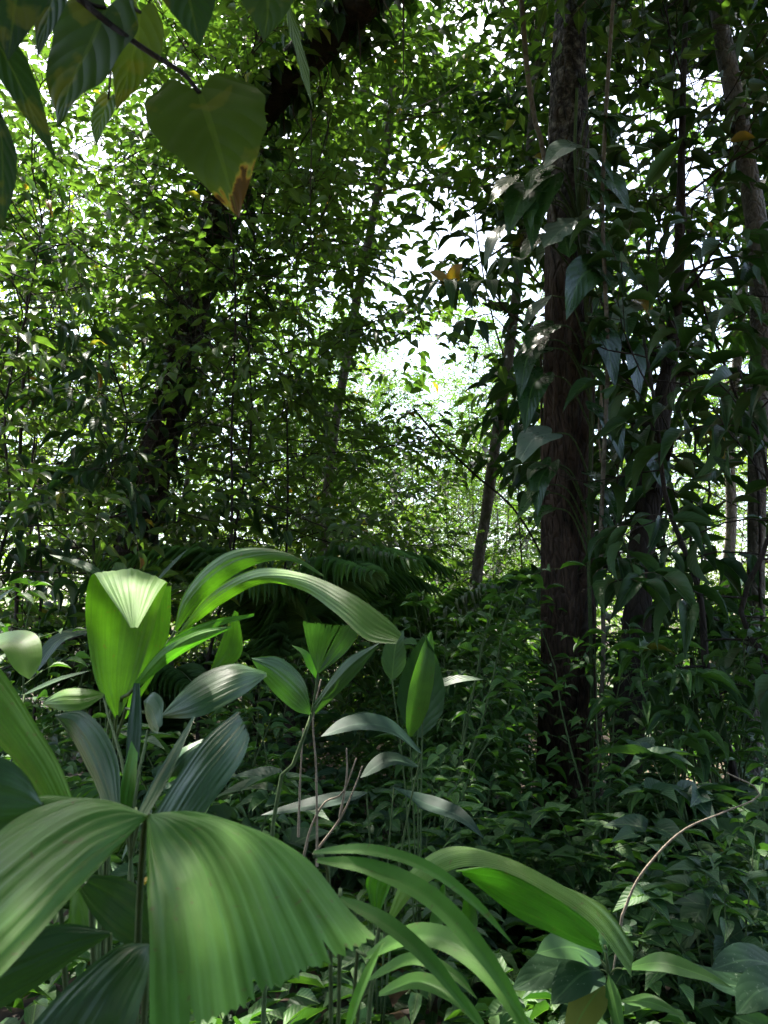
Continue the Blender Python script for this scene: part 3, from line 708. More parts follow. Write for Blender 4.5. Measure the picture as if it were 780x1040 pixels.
# ------------------------------------------------------------------ understory saplings, copied
def sapling(name, label, h, leafm, seed, stems=2, branches=7, leaf=(0.10, 0.045), tmpl=T_NEAR, spread=0.35, leaf_gap=0.055, droop=0.3, group=None):
    root = thing(name, label, 'sapling', (0, 0, 0), group)
    rng = np.random.default_rng(seed)
    st, fo = MB(), MB()
    for s in range(stems):
        hh = h * rng.uniform(0.7, 1.05)
        ln = rng.normal(0, 0.16, 2) * h
        k = 8; t = np.linspace(0, 1, k)[:, None]
        P = np.concatenate([ln * t ** 1.4 + rng.normal(0, .012, (k, 2)), (hh * t)], 1); P[0, 2] = -0.05
        R = np.linspace(0.006 + h * 0.003, 0.002, k)
        tube(st, P, R, 5)
        LP, LD, LN, TW = [], [], [], []
        for b in range(branches):
            u = (0.3 + 0.7 * (b + rng.random()) / branches) * (k - 1) * .999
            c = int(u); q = P[c] + (P[c + 1] - P[c]) * (u - c)
            az = b * 2.4 + rng.normal(0, .4)
            td = unit([math.cos(az), math.sin(az), rng.uniform(0.1, 0.9)])
            tl = spread * h * rng.uniform(0.5, 1.1) * (1.1 - 0.5 * u / k)
            W = np.array([q, q + td * tl * .35, q + td * tl * .7 + [0, 0, -.02], q + td * tl + [0, 0, -.06]])
            TW.append(W)
            nl = max(3, int(tl / leaf_gap)); uu = np.linspace(.3, 1, nl) * 2.999; ci = uu.astype(int)
            LP.append(W[ci] + (W[ci + 1] - W[ci]) * (uu - ci)[:, None])
            sd = unit(np.cross(td, [0, 0, 1.0])); sg = np.where(np.arange(nl) % 2, 1., -1.)[:, None]
            dd = td[None] * .5 + sg * sd[None] * .9 + rng.normal(0, .2, (nl, 3)) + [0, 0, -droop]; dd[-1] = td + [0, 0, -droop]
            LD.append(dd); LN.append(np.array([0, 0, 1.0]) + rng.normal(0, .3, (nl, 3)))
        nt_ = 5
        LP.append(np.repeat(P[-1:], nt_, 0)); az = np.arange(nt_) * 1.3 + rng.random()
        LD.append(np.stack([np.cos(az), np.sin(az), np.full(nt_, .25)], -1)); LN.append(np.array([0, 0, 1.0]) + rng.normal(0, .2, (nt_, 3)))
        pos = np.concatenate(LP); n = len(pos); sc = rng.uniform(.6, 1.2, n)
        leaves(fo, pos, np.concatenate(LD), np.concatenate(LN), leaf[0] * sc, leaf[1] * sc, tmpl, np.where(rng.random(n) < .005, .96, rng.uniform(0, .88, n)))
        twigs(st, np.array(TW), np.full(len(TW), .0025), 0)
    st.build('stem', M['green_stem'], root)
    fo.build('foliage', M[leafm], root)
    return root


SAP = [
    ('oval_leaved_sapling', 'oval leaves', 1.25, 'under', 201, dict(stems=3, branches=8, leaf=(0.135, 0.06), leaf_gap=.075)),
    ('broad_leaved_sapling', 'broad leaves', 0.95, 'under_b', 202, dict(stems=2, branches=6, leaf=(0.21, 0.11), tmpl=T_HEART, leaf_gap=.12)),
    ('narrow_leaved_sapling', 'narrow drooping leaves', 1.35, 'under', 203, dict(stems=3, branches=9, leaf=(0.20, 0.055), tmpl=T_LANCE, droop=.6, leaf_gap=.1)),
    ('low_seedling', 'a low rosette of leaves', 0.5, 'under_b', 204, dict(stems=4, branches=5, leaf=(0.16, 0.07), spread=.55, leaf_gap=.08)),
    ('heart_leaved_seedling', 'small heart-shaped leaves', 0.7, 'under', 205, dict(stems=4, branches=6, leaf=(0.12, 0.085), tmpl=T_HEART, spread=.5, leaf_gap=.08)),
    ('wispy_sapling', 'sparse small leaves on wiry stems', 1.6, 'under', 206, dict(stems=3, branches=12, leaf=(0.10, 0.046), spread=.3, leaf_gap=.065)),
]
ZONES = [('in the shade near the fluted trunk', 'saplings around the fluted trunk'),
         ('in the dim right undergrowth', 'saplings along the right edge'),
         ('in the undergrowth behind the pleated palms', 'saplings behind the pleated palms'),
         ('on the forest floor farther back', 'saplings farther back')]
SPROTO = [sapling(s[0], s[1], s[2], s[3], s[4], **s[5]) for s in SAP]
SAP.append(('fern', 'feathery fronds', 0.7, 'under', 207, {}))
fr = thing('fern', '', 'fern')
_r = np.random.default_rng(207)
for k in range(9):
    a = k * .7 + _r.normal(0, .15); h = np.array([math.cos(a), math.sin(a), 0]); l = _r.uniform(.55, .85)
    z3 = np.array([0, 0, 1.0])
    mid = [z3 * -.02, h * l * .3 + z3 * l * .5, h * l * .65 + z3 * l * .68, h * l * 1.02 + z3 * l * .5]
    mbf = MB(); P = spline(mid, 40); T = unit(np.gradient(P, axis=0)); u = np.linspace(.25, .99, 24); ii = (u * 39).astype(int)
    for sg in (1, -1):
        S = unit(np.cross(T[ii], [0, 0, 1.0])) * sg
        leaves(mbf, P[ii], S + T[ii] * .35 + [0, 0, -.15] + _r.normal(0, .05, (24, 3)), np.array([0, 0, 1.0]) - T[ii] * .3, .2 * np.sin(np.pi * (.2 + .8 * u)) ** .7, np.full(24, .034), T_LANCE, _r.uniform(.3, .85, 24))
    tube(mbf, P, np.linspace(.005, .0015, 40), 4, mat=1)
    mbf.build('frond', [M['under'], M['green_stem']], fr)
SPROTO.append(fr)
sfirst = [True] * len(SAP)


def put_sapling(k, x, y, s, zone_i, label=None, group=None, rz=None):
    lab = label or 'sapling with %s %s' % (SAP[k][1], ZONES[zone_i][0])
    if k == 6 and not label: lab = 'fern with %s %s' % (SAP[k][1], ZONES[zone_i][0])
    if k == 3 and not label: lab = 'seedling with %s %s' % (SAP[k][1], ZONES[zone_i][0])
    grp = group if label else ZONES[zone_i][1]
    loc = (x, y, gh(x, y)); rz = rr.uniform(0, 6.28) if rz is None else rz
    if sfirst[k]:
        o = SPROTO[k]; o.location = loc; o.rotation_euler = (0, 0, rz); o.scale = (s, s, s); sfirst[k] = False
        o['label'] = lab
        if grp: o['group'] = grp
    else:
        o = dup(SPROTO[k], loc, rz, s, lab, grp)
        if grp is None and 'group' in o: del o['group']


for i in range(38):                                    # right half
    px = rr.uniform(425, 800); y = rr.choice([rr.uniform(2.6, 4), rr.uniform(3.2, 5.4), rr.uniform(4, 7)])
    k = rr.choice([0, 1, 2, 3, 4, 5, 3, 4, 6])
    if 465 < px < 665 and y < 5.8:
        if y > 4.2 and 520 < px < 640: continue
        k = rr.choice([3, 4, 6])
    if k == 6 and y < 3.6: k = 4
    s = rr.uniform(.65, 1.0) * (0.8 if y < 3.4 else 1.0)
    put_sapling(k, gx(px, y), y, s, 0 if px < 660 else 1)
for i in range(22):                                    # taller tangle on the right
    px = rr.choice([rr.uniform(425, 500), rr.uniform(665, 800)]); y = rr.uniform(4.4, 6.8)
    put_sapling(rr.choice([5, 5, 0, 2]), gx(px, y), y, rr.uniform(.8, 1.1), 0 if px < 660 else 1)
for i in range(34):                                    # left half
    px = rr.uniform(-20, 440); y = rr.uniform(3.0, 7)
    put_sapling(rr.choice([0, 1, 2, 4, 5, 3, 6]), gx(px, y), y, rr.uniform(.65, 1.05), 2)
for i in range(60):
    y = rr.uniform(7, 14); px = rr.uniform(-40, 820)
    put_sapling(rr.choice([0, 1, 2, 5, 0, 2]), gx(px, y), y, rr.uniform(.8, 1.5), 3)

# ground cover: nobody could count it
mb = MB(); rng = np.random.default_rng(9)
N = 5000
yy = 1.3 + 16 * rng.random(N) ** 1.3; xx = (rng.uniform(-.62, .62, N)) * (yy + 1)
zz = np.array([gh(a, b) for a, b in zip(xx, yy)])
nst = 5
for k in range(nst):
    az = rng.uniform(0, 6.28, N); hz = rng.uniform(0.02, .28, N)
    pos = np.stack([xx + np.cos(az) * .04, yy + np.sin(az) * .04, zz + hz], -1)
    d = np.stack([np.cos(az), np.sin(az), rng.uniform(-.3, .6, N)], -1)
    L_ = rng.uniform(.06, .15, N)
    leaves(mb, pos, d, np.array([0, 0, 1.0]) + rng.normal(0, .3, (N, 3)), L_, L_ * rng.uniform(.35, .6, N), T_MID, np.where(rng.random(N) < .006, .97, rng.uniform(0, .85, N)))
o = mb.build('undergrowth', M['under']); o['kind'] = 'stuff'; o['label'] = 'low leafy ground cover over the forest floor'


# ------------------------------------------------------------------ big single leaves
def loft(mb, A, B, pleats=10, amp=0.004, bulge=0.0, nv=40, teeth=0.0, tint=0.5, mat=0, camber=0.0, seed=0):
    """pleated blade between two edge curves, as in a folded palm leaf"""
    A = spline(A, nv); B = spline(B, nv)
    nu = pleats * 4 + 1
    u = np.linspace(0, 1, nu); v = np.linspace(0, 1, nv)
    rng = np.random.default_rng(seed)
    if teeth:
        vm = 1 - teeth * (np.abs(((u * pleats * 2) % 1) - 0.5) * 1.1 + rng.random(nu) * 0.6 + 1.6 * (rng.random(nu) < .06))
    else:
        vm = np.ones(nu)
    VV = v[:, None] * vm[None]
    f = VV * (nv - 1); i = np.clip(f.astype(int), 0, nv - 2); fr = (f - i)[..., None]
    PA = A[i] * (1 - fr) + A[i + 1] * fr; PB = B[i] * (1 - fr) + B[i + 1] * fr
    P = PA * (1 - u[None, :, None]) + PB * u[None, :, None]
    dv = np.gradient(P, axis=0); du = np.gradient(P, axis=1)
    N = unit(np.cross(du, dv) + 1e-12)
    c = N[nv // 2, nu // 2]; cen = P[nv // 2, nu // 2]
    if np.dot(c, unit(CAMP + np.array([0, 0, .8]) - cen)) < 0:
        N = -N; flip = True
    else:
        flip = False
    wid = np.linalg.norm(PB - PA, axis=-1)
    uw = u + .35 / pleats * np.sin(u * 9 + seed * 2.1) * np.sin(math.pi * u)
    tri = np.abs(((uw * pleats) % 1) - 0.5) * 4 - 1
    tri = tri * (.75 + .45 * np.sin(u * 17 + seed))
    env = np.minimum(1, wid / (np.max(wid) * 0.5 + 1e-9))
    P = P + N * (amp * tri[None] * env)[..., None] + N * (bulge * np.sin(math.pi * u)[None] * np.sin(math.pi * np.clip(VV * 0.9 + 0.05, 0, 1)))[..., None]
    wmax = float(np.max(wid)); sd_ = float(P[0, 0, 0] * 13 + P[-1, -1, 2] * 7)
    low = np.array([[mnoise.noise(Vector((a_ * 3.1 + sd_, b_ * 3.7, .2))) for b_ in u] for a_ in v])
    P = P + N * (low * wmax * .035 * np.minimum(1, wid / (wmax * .3 + 1e-9)))[..., None]
    jj, kk = np.meshgrid(np.arange(nv - 1), np.arange(nu - 1), indexing='ij')
    q = np.stack([jj * nu + kk, jj * nu + kk + 1, (jj + 1) * nu + kk + 1, (jj + 1) * nu + kk], -1).reshape(-1, 4)
    if flip: q = q[:, ::-1]
    luv = np.zeros((nv, nu, 3)); luv[..., 0] = u[None] * pleats / 10; luv[..., 1] = VV
    mb.add(P, q, None, tint, luv, mat)


PROF = dict(
    strap=[(0, .25), (.1, .7), (.3, 1), (.6, .9), (.85, .5), (1, .02)],
    lance=[(0, .04), (.12, .45), (.35, 1), (.6, .85), (.85, .35), (1, .01)],
    heart=[(0, .62), (.1, .9), (.25, 1), (.45, .86), (.65, .58), (.85, .25), (.95, .08), (1, .01)],
    broad=[(0, .1), (.1, .6), (.3, 1), (.55, .95), (.8, .6), (.93, .25), (1, .01)],
    banana=[(0, .12), (.08, .8), (.3, 1), (.7, 1), (.9, .7), (1, .1)],
)


def blade(mb, mid, width, prof='lance', nh=(0, -0.6, 0.8), rows=22, cols=9, fold=0.15, notch=0.0, wave=0.0, tint=0.5, mat=0, roll=0.0, cut=0, seed=0, tipold=None):
    mid = spline(mid, rows); t = np.linspace(0, 1, rows)
    T = unit(np.gradient(mid, axis=0)); nh = unit(np.array(nh, float))
    S = unit(np.cross(T, nh)); N = np.cross(S, T)
    pr = np.array(PROF[prof]); w = np.interp(t, pr[:, 0], pr[:, 1])
    # smooth profile
    w = np.convolve(np.pad(w, 1, mode='edge'), [.25, .5, .25], 'valid'); w[-1] = 0.01
    L = np.sum(np.linalg.norm(np.diff(mid, axis=0), axis=1))
    s = np.linspace(-1, 1, cols)
    rg = np.random.default_rng(seed)
    W = w[:, None] * np.abs(s)[None] ** 1.0 * np.sign(s)[None]
    if wave:
        jit = np.array([[1 + wave * 3.0 * mnoise.noise(Vector((a_ * 7, sg_ * 3 + seed, 0.3))) for sg_ in s] for a_ in t])
        W = W * (1 + (jit - 1) * (np.abs(s)[None] ** 2))
    if cut:   # lobed margins
        W = W * (1 - 0.42 * (np.abs(s)[None] ** 3) * (0.5 + 0.5 * np.cos(t * cut * 6.283))[:, None] ** 2)
    back = -notch * L * (np.sin(math.pi * np.clip(np.abs(s) * .8, 0, 1)))[None] * ((1 - t)[:, None] ** 4)
    P = mid[:, None] + S[:, None] * (W * width * .5)[..., None] + T[:, None] * back[..., None] + N[:, None] * ((np.abs(W) * fold * width * .5)[..., None])
    if wave:
        ph = rg.uniform(0, 6.28)
        P = P + N[:, None] * (wave * width * (np.abs(s)[None] ** 2) * np.sin(t[:, None] * 14 + ph + (s[None] > 0) * 1.7))[..., None]
    jj, kk = np.meshgrid(np.arange(rows - 1), np.arange(cols - 1), indexing='ij')
    q = np.stack([jj * cols + kk, (jj + 1) * cols + kk, (jj + 1) * cols + kk + 1, jj * cols + kk + 1], -1).reshape(-1, 4)[:, ::-1]
    luv = np.zeros((rows, cols, 3)); luv[..., 0] = s[None]; luv[..., 1] = t[:, None]
    tn = np.full((rows, cols), tint)
    if tipold is not None:     # a withered tip and margin
        k = tipold
        nz_ = np.array([[mnoise.fractal(Vector((a_ * 6, b_ * 2.5, .7)), 1.0, 2.0, 3) for b_ in s] for a_ in t])
        m = np.clip((t[:, None] * 1.0 + 0.16 * nz_ + 0.22 * np.maximum(0, s[None] * k[1]) - k[0]) / 0.16, 0, 1)
        tn = tn * (1 - m) + 1.0 * m
    mb.add(P, q, None, tn.ravel(), luv, mat)


def leafpart(parent, kind, mat, label=None, **kw):
    mb = MB()
    (loft if kind == 'loft' else blade)(mb, **kw)
    o = mb.build('leaf', M[mat], parent)
    if label: o['label'] = label
    return o


def stalk(parent, P, r, mat='green_stem', name='petiole', sides=7, r1=None, n=16):
    mb = MB(); P = spline(P, n)
    tube(mb, P, np.linspace(r, r if r1 is None else r1, n), sides)
    return mb.build(name, M[mat], parent)


def palm(name, label, base_px, d):
    b = at(*base_px, d); 
    root = thing(name, label, 'palm', (0, 0, 0)); 
    return root


def rooted(root, x, y):
    """move an empty to its base and keep its parts where they are"""
    v = Vector((x, y, gh(x, y)))
    root.location = v
    for c in root.children:
        c.location = c.location - v


# --- front palm
R = palm('bifid_palm', 'nearest palm with a huge two-lobed pleated leaf filling the lower left corner', (150, 828), .95)
leafpart(R, 'loft', 'palm', A=pts([(149, 829, .97), (149, 862, .93), (150, 930, .85), (151, 1000, .79), (152, 1075, .75)]),
         B=pts([(151, 829, .97), (200, 824, 1.0), (258, 841, 1.02), (308, 872, 1.0), (348, 917, .96), (386, 958, .92)]), pleats=13, amp=.0024, bulge=.03, nv=60, teeth=.035, tint=.72, seed=1)
leafpart(R, 'loft', 'palm', B=pts([(150, 828, .97), (118, 814, 1.0), (78, 811, 1.0), (30, 826, .97), (-10, 852, .93), (-90, 915, .86)]),
         A=pts([(149, 831, .97), (112, 868, .91), (62, 926, .83), (10, 982, .76), (-60, 1050, .7)]), pleats=10, amp=.0024, bulge=.022, nv=50, tint=.62)
leafpart(R, 'loft', 'palm', A=pts([(82, 811, 1.04), (45, 808, 1.04), (5, 817, 1.02), (-50, 838, .98)]), B=pts([(80, 815, 1.03), (45, 822, 1.02), (5, 838, 1.0), (-50, 866, .95)]), pleats=4, amp=.0013, bulge=.006, tint=.85)
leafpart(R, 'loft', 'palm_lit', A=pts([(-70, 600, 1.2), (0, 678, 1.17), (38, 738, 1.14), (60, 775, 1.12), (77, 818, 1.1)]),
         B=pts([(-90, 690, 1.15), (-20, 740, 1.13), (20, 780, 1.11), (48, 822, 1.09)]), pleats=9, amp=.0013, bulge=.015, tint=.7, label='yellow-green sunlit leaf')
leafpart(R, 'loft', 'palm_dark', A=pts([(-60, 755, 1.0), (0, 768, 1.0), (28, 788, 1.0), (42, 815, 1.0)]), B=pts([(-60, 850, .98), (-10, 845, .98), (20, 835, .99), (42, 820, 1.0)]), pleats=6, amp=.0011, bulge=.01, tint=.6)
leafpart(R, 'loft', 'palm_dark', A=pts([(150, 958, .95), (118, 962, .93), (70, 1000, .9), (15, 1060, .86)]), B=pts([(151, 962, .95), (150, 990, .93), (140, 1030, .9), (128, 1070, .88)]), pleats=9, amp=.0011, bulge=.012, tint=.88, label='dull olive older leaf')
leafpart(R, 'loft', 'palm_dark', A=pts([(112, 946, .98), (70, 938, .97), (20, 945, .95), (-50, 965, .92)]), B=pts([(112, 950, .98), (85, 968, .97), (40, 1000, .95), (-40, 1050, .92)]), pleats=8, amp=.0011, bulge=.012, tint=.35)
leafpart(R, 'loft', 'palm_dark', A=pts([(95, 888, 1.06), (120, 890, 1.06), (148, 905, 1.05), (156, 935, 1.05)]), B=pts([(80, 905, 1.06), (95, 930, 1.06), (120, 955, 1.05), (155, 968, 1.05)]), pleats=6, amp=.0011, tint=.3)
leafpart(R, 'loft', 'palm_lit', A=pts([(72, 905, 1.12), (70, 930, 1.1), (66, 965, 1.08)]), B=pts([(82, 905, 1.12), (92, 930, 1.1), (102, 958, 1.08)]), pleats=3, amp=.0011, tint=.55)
bx, by = -.27, 1.0
g0 = np.array([bx, by, gh(bx, by)])
stalk(R, [g0, at(140, 960, .99), at(149, 830, .972)], .006, r1=.004)
stalk(R, [g0, at(95, 960, 1.08), at(74, 816, 1.11)], .006, r1=.004)
stalk(R, [g0 + [.01, .02, 0], at(60, 900, 1.04), at(38, 818, 1.01)], .005, r1=.003)
stalk(R, [g0 + [-.01, 0, 0], at(150, 960, .955)], .004)
stalk(R, [g0 + [-.02, 0, 0], at(111, 948, .985)], .004)
rooted(R, bx, by)

# --- upright palm behind it
R = palm('pleated_palm', 'palm with upright bright leaves and one long leaf arching right, behind the huge leaf', (120, 730), 2)
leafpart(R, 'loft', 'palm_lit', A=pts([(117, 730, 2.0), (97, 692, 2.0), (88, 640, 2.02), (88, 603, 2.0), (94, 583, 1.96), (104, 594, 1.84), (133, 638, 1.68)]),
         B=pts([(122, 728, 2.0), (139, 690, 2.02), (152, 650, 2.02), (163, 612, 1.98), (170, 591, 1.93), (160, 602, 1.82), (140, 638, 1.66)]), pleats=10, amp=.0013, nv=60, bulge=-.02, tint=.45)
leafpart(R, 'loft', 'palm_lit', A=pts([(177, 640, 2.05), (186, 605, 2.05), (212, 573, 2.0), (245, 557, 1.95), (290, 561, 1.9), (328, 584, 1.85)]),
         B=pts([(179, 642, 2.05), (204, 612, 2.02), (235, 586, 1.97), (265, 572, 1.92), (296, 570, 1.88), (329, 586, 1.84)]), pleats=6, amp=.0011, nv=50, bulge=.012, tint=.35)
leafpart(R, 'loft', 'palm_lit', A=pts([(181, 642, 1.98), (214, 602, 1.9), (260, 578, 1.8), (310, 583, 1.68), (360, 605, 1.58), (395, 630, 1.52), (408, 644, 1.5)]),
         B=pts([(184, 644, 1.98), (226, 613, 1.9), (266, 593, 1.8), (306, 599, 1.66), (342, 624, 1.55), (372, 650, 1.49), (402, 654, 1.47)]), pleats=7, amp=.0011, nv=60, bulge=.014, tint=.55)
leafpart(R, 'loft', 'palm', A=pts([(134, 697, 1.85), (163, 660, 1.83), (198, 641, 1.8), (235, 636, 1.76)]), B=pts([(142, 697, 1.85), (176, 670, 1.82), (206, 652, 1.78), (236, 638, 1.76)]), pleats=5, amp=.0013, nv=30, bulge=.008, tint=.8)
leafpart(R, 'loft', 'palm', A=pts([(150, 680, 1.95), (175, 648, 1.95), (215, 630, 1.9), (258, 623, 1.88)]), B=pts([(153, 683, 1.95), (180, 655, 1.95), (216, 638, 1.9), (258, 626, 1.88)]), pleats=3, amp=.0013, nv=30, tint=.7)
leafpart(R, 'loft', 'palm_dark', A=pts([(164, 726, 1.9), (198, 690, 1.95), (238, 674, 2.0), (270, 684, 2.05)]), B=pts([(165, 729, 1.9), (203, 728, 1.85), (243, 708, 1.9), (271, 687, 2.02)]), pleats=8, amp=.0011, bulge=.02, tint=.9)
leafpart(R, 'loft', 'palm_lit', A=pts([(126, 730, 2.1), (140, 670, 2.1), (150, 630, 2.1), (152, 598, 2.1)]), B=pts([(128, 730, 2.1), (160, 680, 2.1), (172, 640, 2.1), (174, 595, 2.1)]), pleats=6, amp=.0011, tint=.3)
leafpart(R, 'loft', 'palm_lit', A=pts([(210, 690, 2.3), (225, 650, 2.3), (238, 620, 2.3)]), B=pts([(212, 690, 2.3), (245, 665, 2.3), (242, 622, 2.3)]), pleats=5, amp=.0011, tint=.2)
bx, by = at(118, 800, 1.95)[:2]
g0 = np.array([bx, by, gh(bx, by)])
for e in ((119, 728, 2.0), (178, 641, 2.02), (182, 643, 1.98), (138, 697, 1.85), (164, 727, 1.9)):
    stalk(R, [g0, at(115, 760, by / .985), at(*e)] if e[1] > 690 else [g0, at(108, 745, by / .985), at(140, 700, by / .985 * .99), at(*e)], .006, r1=.004)
rooted(R, bx, by)

# --- low silvery palm between them
R = palm('low_palm', 'low palm with drooping silvery dark blades just above the huge pleated leaf', (125, 815), 1.5)
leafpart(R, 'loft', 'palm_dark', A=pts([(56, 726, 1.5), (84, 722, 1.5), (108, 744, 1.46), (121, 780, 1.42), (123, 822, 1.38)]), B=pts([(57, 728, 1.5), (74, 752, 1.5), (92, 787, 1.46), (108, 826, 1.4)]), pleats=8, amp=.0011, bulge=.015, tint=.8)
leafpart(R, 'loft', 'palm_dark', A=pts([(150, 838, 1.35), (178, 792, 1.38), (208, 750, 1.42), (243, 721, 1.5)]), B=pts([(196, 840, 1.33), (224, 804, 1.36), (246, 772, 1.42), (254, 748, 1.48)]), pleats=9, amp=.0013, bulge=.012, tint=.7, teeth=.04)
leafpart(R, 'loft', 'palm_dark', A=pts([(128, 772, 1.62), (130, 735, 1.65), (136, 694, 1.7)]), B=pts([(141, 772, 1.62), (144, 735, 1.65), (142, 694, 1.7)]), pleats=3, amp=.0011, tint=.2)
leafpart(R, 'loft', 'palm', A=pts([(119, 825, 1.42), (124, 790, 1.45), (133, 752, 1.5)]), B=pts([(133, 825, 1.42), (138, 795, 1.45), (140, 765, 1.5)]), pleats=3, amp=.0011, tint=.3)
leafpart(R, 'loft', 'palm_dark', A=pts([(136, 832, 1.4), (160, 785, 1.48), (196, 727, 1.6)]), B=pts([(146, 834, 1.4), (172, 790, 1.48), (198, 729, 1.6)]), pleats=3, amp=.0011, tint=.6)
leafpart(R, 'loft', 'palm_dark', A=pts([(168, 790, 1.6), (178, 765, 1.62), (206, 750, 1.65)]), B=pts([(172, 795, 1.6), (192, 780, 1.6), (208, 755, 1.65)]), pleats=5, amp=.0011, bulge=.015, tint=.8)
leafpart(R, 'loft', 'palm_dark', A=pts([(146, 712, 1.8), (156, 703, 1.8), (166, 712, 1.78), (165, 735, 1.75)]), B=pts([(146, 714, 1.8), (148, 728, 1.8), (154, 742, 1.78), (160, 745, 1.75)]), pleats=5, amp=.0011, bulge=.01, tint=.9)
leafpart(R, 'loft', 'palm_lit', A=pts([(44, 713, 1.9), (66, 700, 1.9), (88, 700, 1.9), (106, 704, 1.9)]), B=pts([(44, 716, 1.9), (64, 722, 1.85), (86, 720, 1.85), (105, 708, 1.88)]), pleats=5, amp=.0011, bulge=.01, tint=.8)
bx, by = at(135, 900, 1.5)[:2]
g0 = np.array([bx, by, gh(bx, by)])
for e in ((58, 727, 1.5), (172, 838, 1.34), (135, 772, 1.62), (126, 825, 1.42), (141, 833, 1.4), (170, 793, 1.6), (150, 742, 1.78), (105, 706, 1.9)):
    stalk(R, [g0, at(133, 870, 1.5), at(*e)], .004, r1=.003)
rooted(R, bx, by)

# --- small palm with a pleated fan
R = palm('fan_leaved_palm', 'small palm with a silvery ribbed fan under the tip of the long arching leaf', (322, 682), 2.2)
leafpart(R, 'loft', 'palm_dark', A=pts([(322, 683, 2.2), (313, 658, 2.2), (307, 630, 2.15)]), B=pts([(323, 683, 2.2), (334, 656, 2.2), (346, 634, 2.16)]), pleats=8, amp=.0013, tint=.8, teeth=.06)
leafpart(R, 'loft', 'palm_dark', A=pts([(323, 683, 2.2), (336, 656, 2.2), (347, 634, 2.16)]), B=pts([(324, 684, 2.2), (352, 662, 2.18), (371, 631, 2.12)]), pleats=8, amp=.0013, tint=.75, teeth=.06)
leafpart(R, 'loft', 'palm_dark', A=pts([(255, 668, 2.05), (284, 668, 2.1), (308, 690, 2.15), (316, 722, 2.18)]), B=pts([(256, 671, 2.05), (274, 699, 2.08), (298, 721, 2.12), (315, 726, 2.18)]), pleats=8, amp=.0011, bulge=.015, tint=.85)
leafpart(R, 'loft', 'palm_dark', A=pts([(386, 652, 2.1), (350, 671, 2.13), (319, 714, 2.18)]), B=pts([(385, 655, 2.1), (358, 690, 2.12), (320, 726, 2.18)]), pleats=5, amp=.0011, bulge=.01, tint=.9)
leafpart(R, 'blade', 'palm', mid=pts([(322, 690, 2.2), (310, 665, 2.2), (296, 655, 2.2)]), width=.03, tint=.7)
bx, by = at(268, 870, 2.1)[:2]
g0 = np.array([bx, by, gh(bx, by)])
stalk(R, [g0, at(278, 830, 2.12), at(300, 772, 2.15), at(317, 724, 2.18)], .007, r1=.005)
stalk(R, [at(317, 724, 2.18), at(320, 705, 2.19), at(323, 683, 2.2)], .004, r1=.003)
rooted(R, bx, by)

# --- bare twigs by it
def twig_thing(label, lines, d, r=.004, mat='dry', name='dead_twig', cat='twig', first=None):
    mb = MB(); allp = []
    for l in lines:
        P = spline(pts(l, d), 24); allp.append(P)
        tube(mb, P, np.linspace(r, r * .45, 24), 6, rough=.15)
    o = mb.build(name, M[mat]); tag(o, label, cat)
    return o


twig_thing('thin brown dead twigs standing under the silvery fan leaf', [[(322, 880), (322, 850), (321, 780), (318, 730), (326, 690)], [(308, 872), (316, 840), (330, 815), (348, 805), (362, 770)], [(318, 868), (345, 832), (360, 800), (368, 778)],
           [(303, 850), (305, 790), (308, 740)], [(345, 830), (352, 790), (352, 760)]], 2.3, .004)
twig_thing('pale bent dead twig curving over the dark ground on the right', [[(632, 930), (650, 890), (690, 846), (735, 825), (768, 811), (768, 800), (738, 785)], [(632, 930), (628, 955), (622, 990)]], 2.3, .0045)

# --- right arching palm
R = palm('arching_palm', 'palm with a broad sunlit blade arching right and narrow straps at the bottom centre', (395, 930), 1.5)
leafpart(R, 'loft', 'palm_lit', A=pts([(393, 934, 1.55), (411, 891, 1.55), (452, 861, 1.52), (502, 868, 1.48), (562, 895, 1.42), (612, 920, 1.36), (643, 960, 1.32)]),
         B=pts([(398, 936, 1.53), (426, 903, 1.5), (466, 882, 1.46), (507, 884, 1.42), (557, 908, 1.36), (602, 940, 1.31), (641, 992, 1.28)]), pleats=16, amp=.0008, nv=60, bulge=.012, tint=.75)
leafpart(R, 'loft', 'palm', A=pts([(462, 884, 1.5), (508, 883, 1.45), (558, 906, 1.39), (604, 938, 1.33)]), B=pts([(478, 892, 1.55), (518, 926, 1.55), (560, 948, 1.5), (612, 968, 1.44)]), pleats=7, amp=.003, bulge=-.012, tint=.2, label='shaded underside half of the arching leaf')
leafpart(R, 'loft', 'palm', A=pts([(378, 925, 1.6), (372, 895, 1.62), (385, 880, 1.6)]), B=pts([(385, 928, 1.6), (395, 905, 1.6), (402, 885, 1.58)]), pleats=4, amp=.003, tint=.4)
ST = [([(318, 866, 1.15), (372, 864, 1.12), (430, 880, 1.1), (480, 915, 1.08), (522, 960, 1.05)], .020, .7),
      ([(322, 874, 1.12), (380, 884, 1.1), (440, 915, 1.06), (495, 975, 1.02), (545, 1055, .98)], .030, .75),
      ([(345, 912, 1.15), (395, 940, 1.1), (440, 980, 1.06), (490, 1045, 1.02)], .024, .45),
      ([(372, 972, 1.25), (420, 952, 1.2), (465, 962, 1.15), (505, 1000, 1.1), (540, 1060, 1.06)], .040, .7),
      ([(375, 995, 1.28), (420, 975, 1.22), (460, 990, 1.18), (485, 1015, 1.15)], .024, .5),
      ([(385, 1010, 1.22), (425, 998, 1.18), (465, 1015, 1.14), (500, 1055, 1.1)], .028, .6),
      ([(350, 1060, 1.0), (365, 1010, 1.0), (385, 965, 1.02), (392, 955, 1.03)], .016, .8),
      ([(440, 955, 1.5), (448, 920, 1.52), (452, 895, 1.52)], .03, .3), ([(470, 975, 1.5), (478, 935, 1.52), (474, 905, 1.52)], .04, .3)]
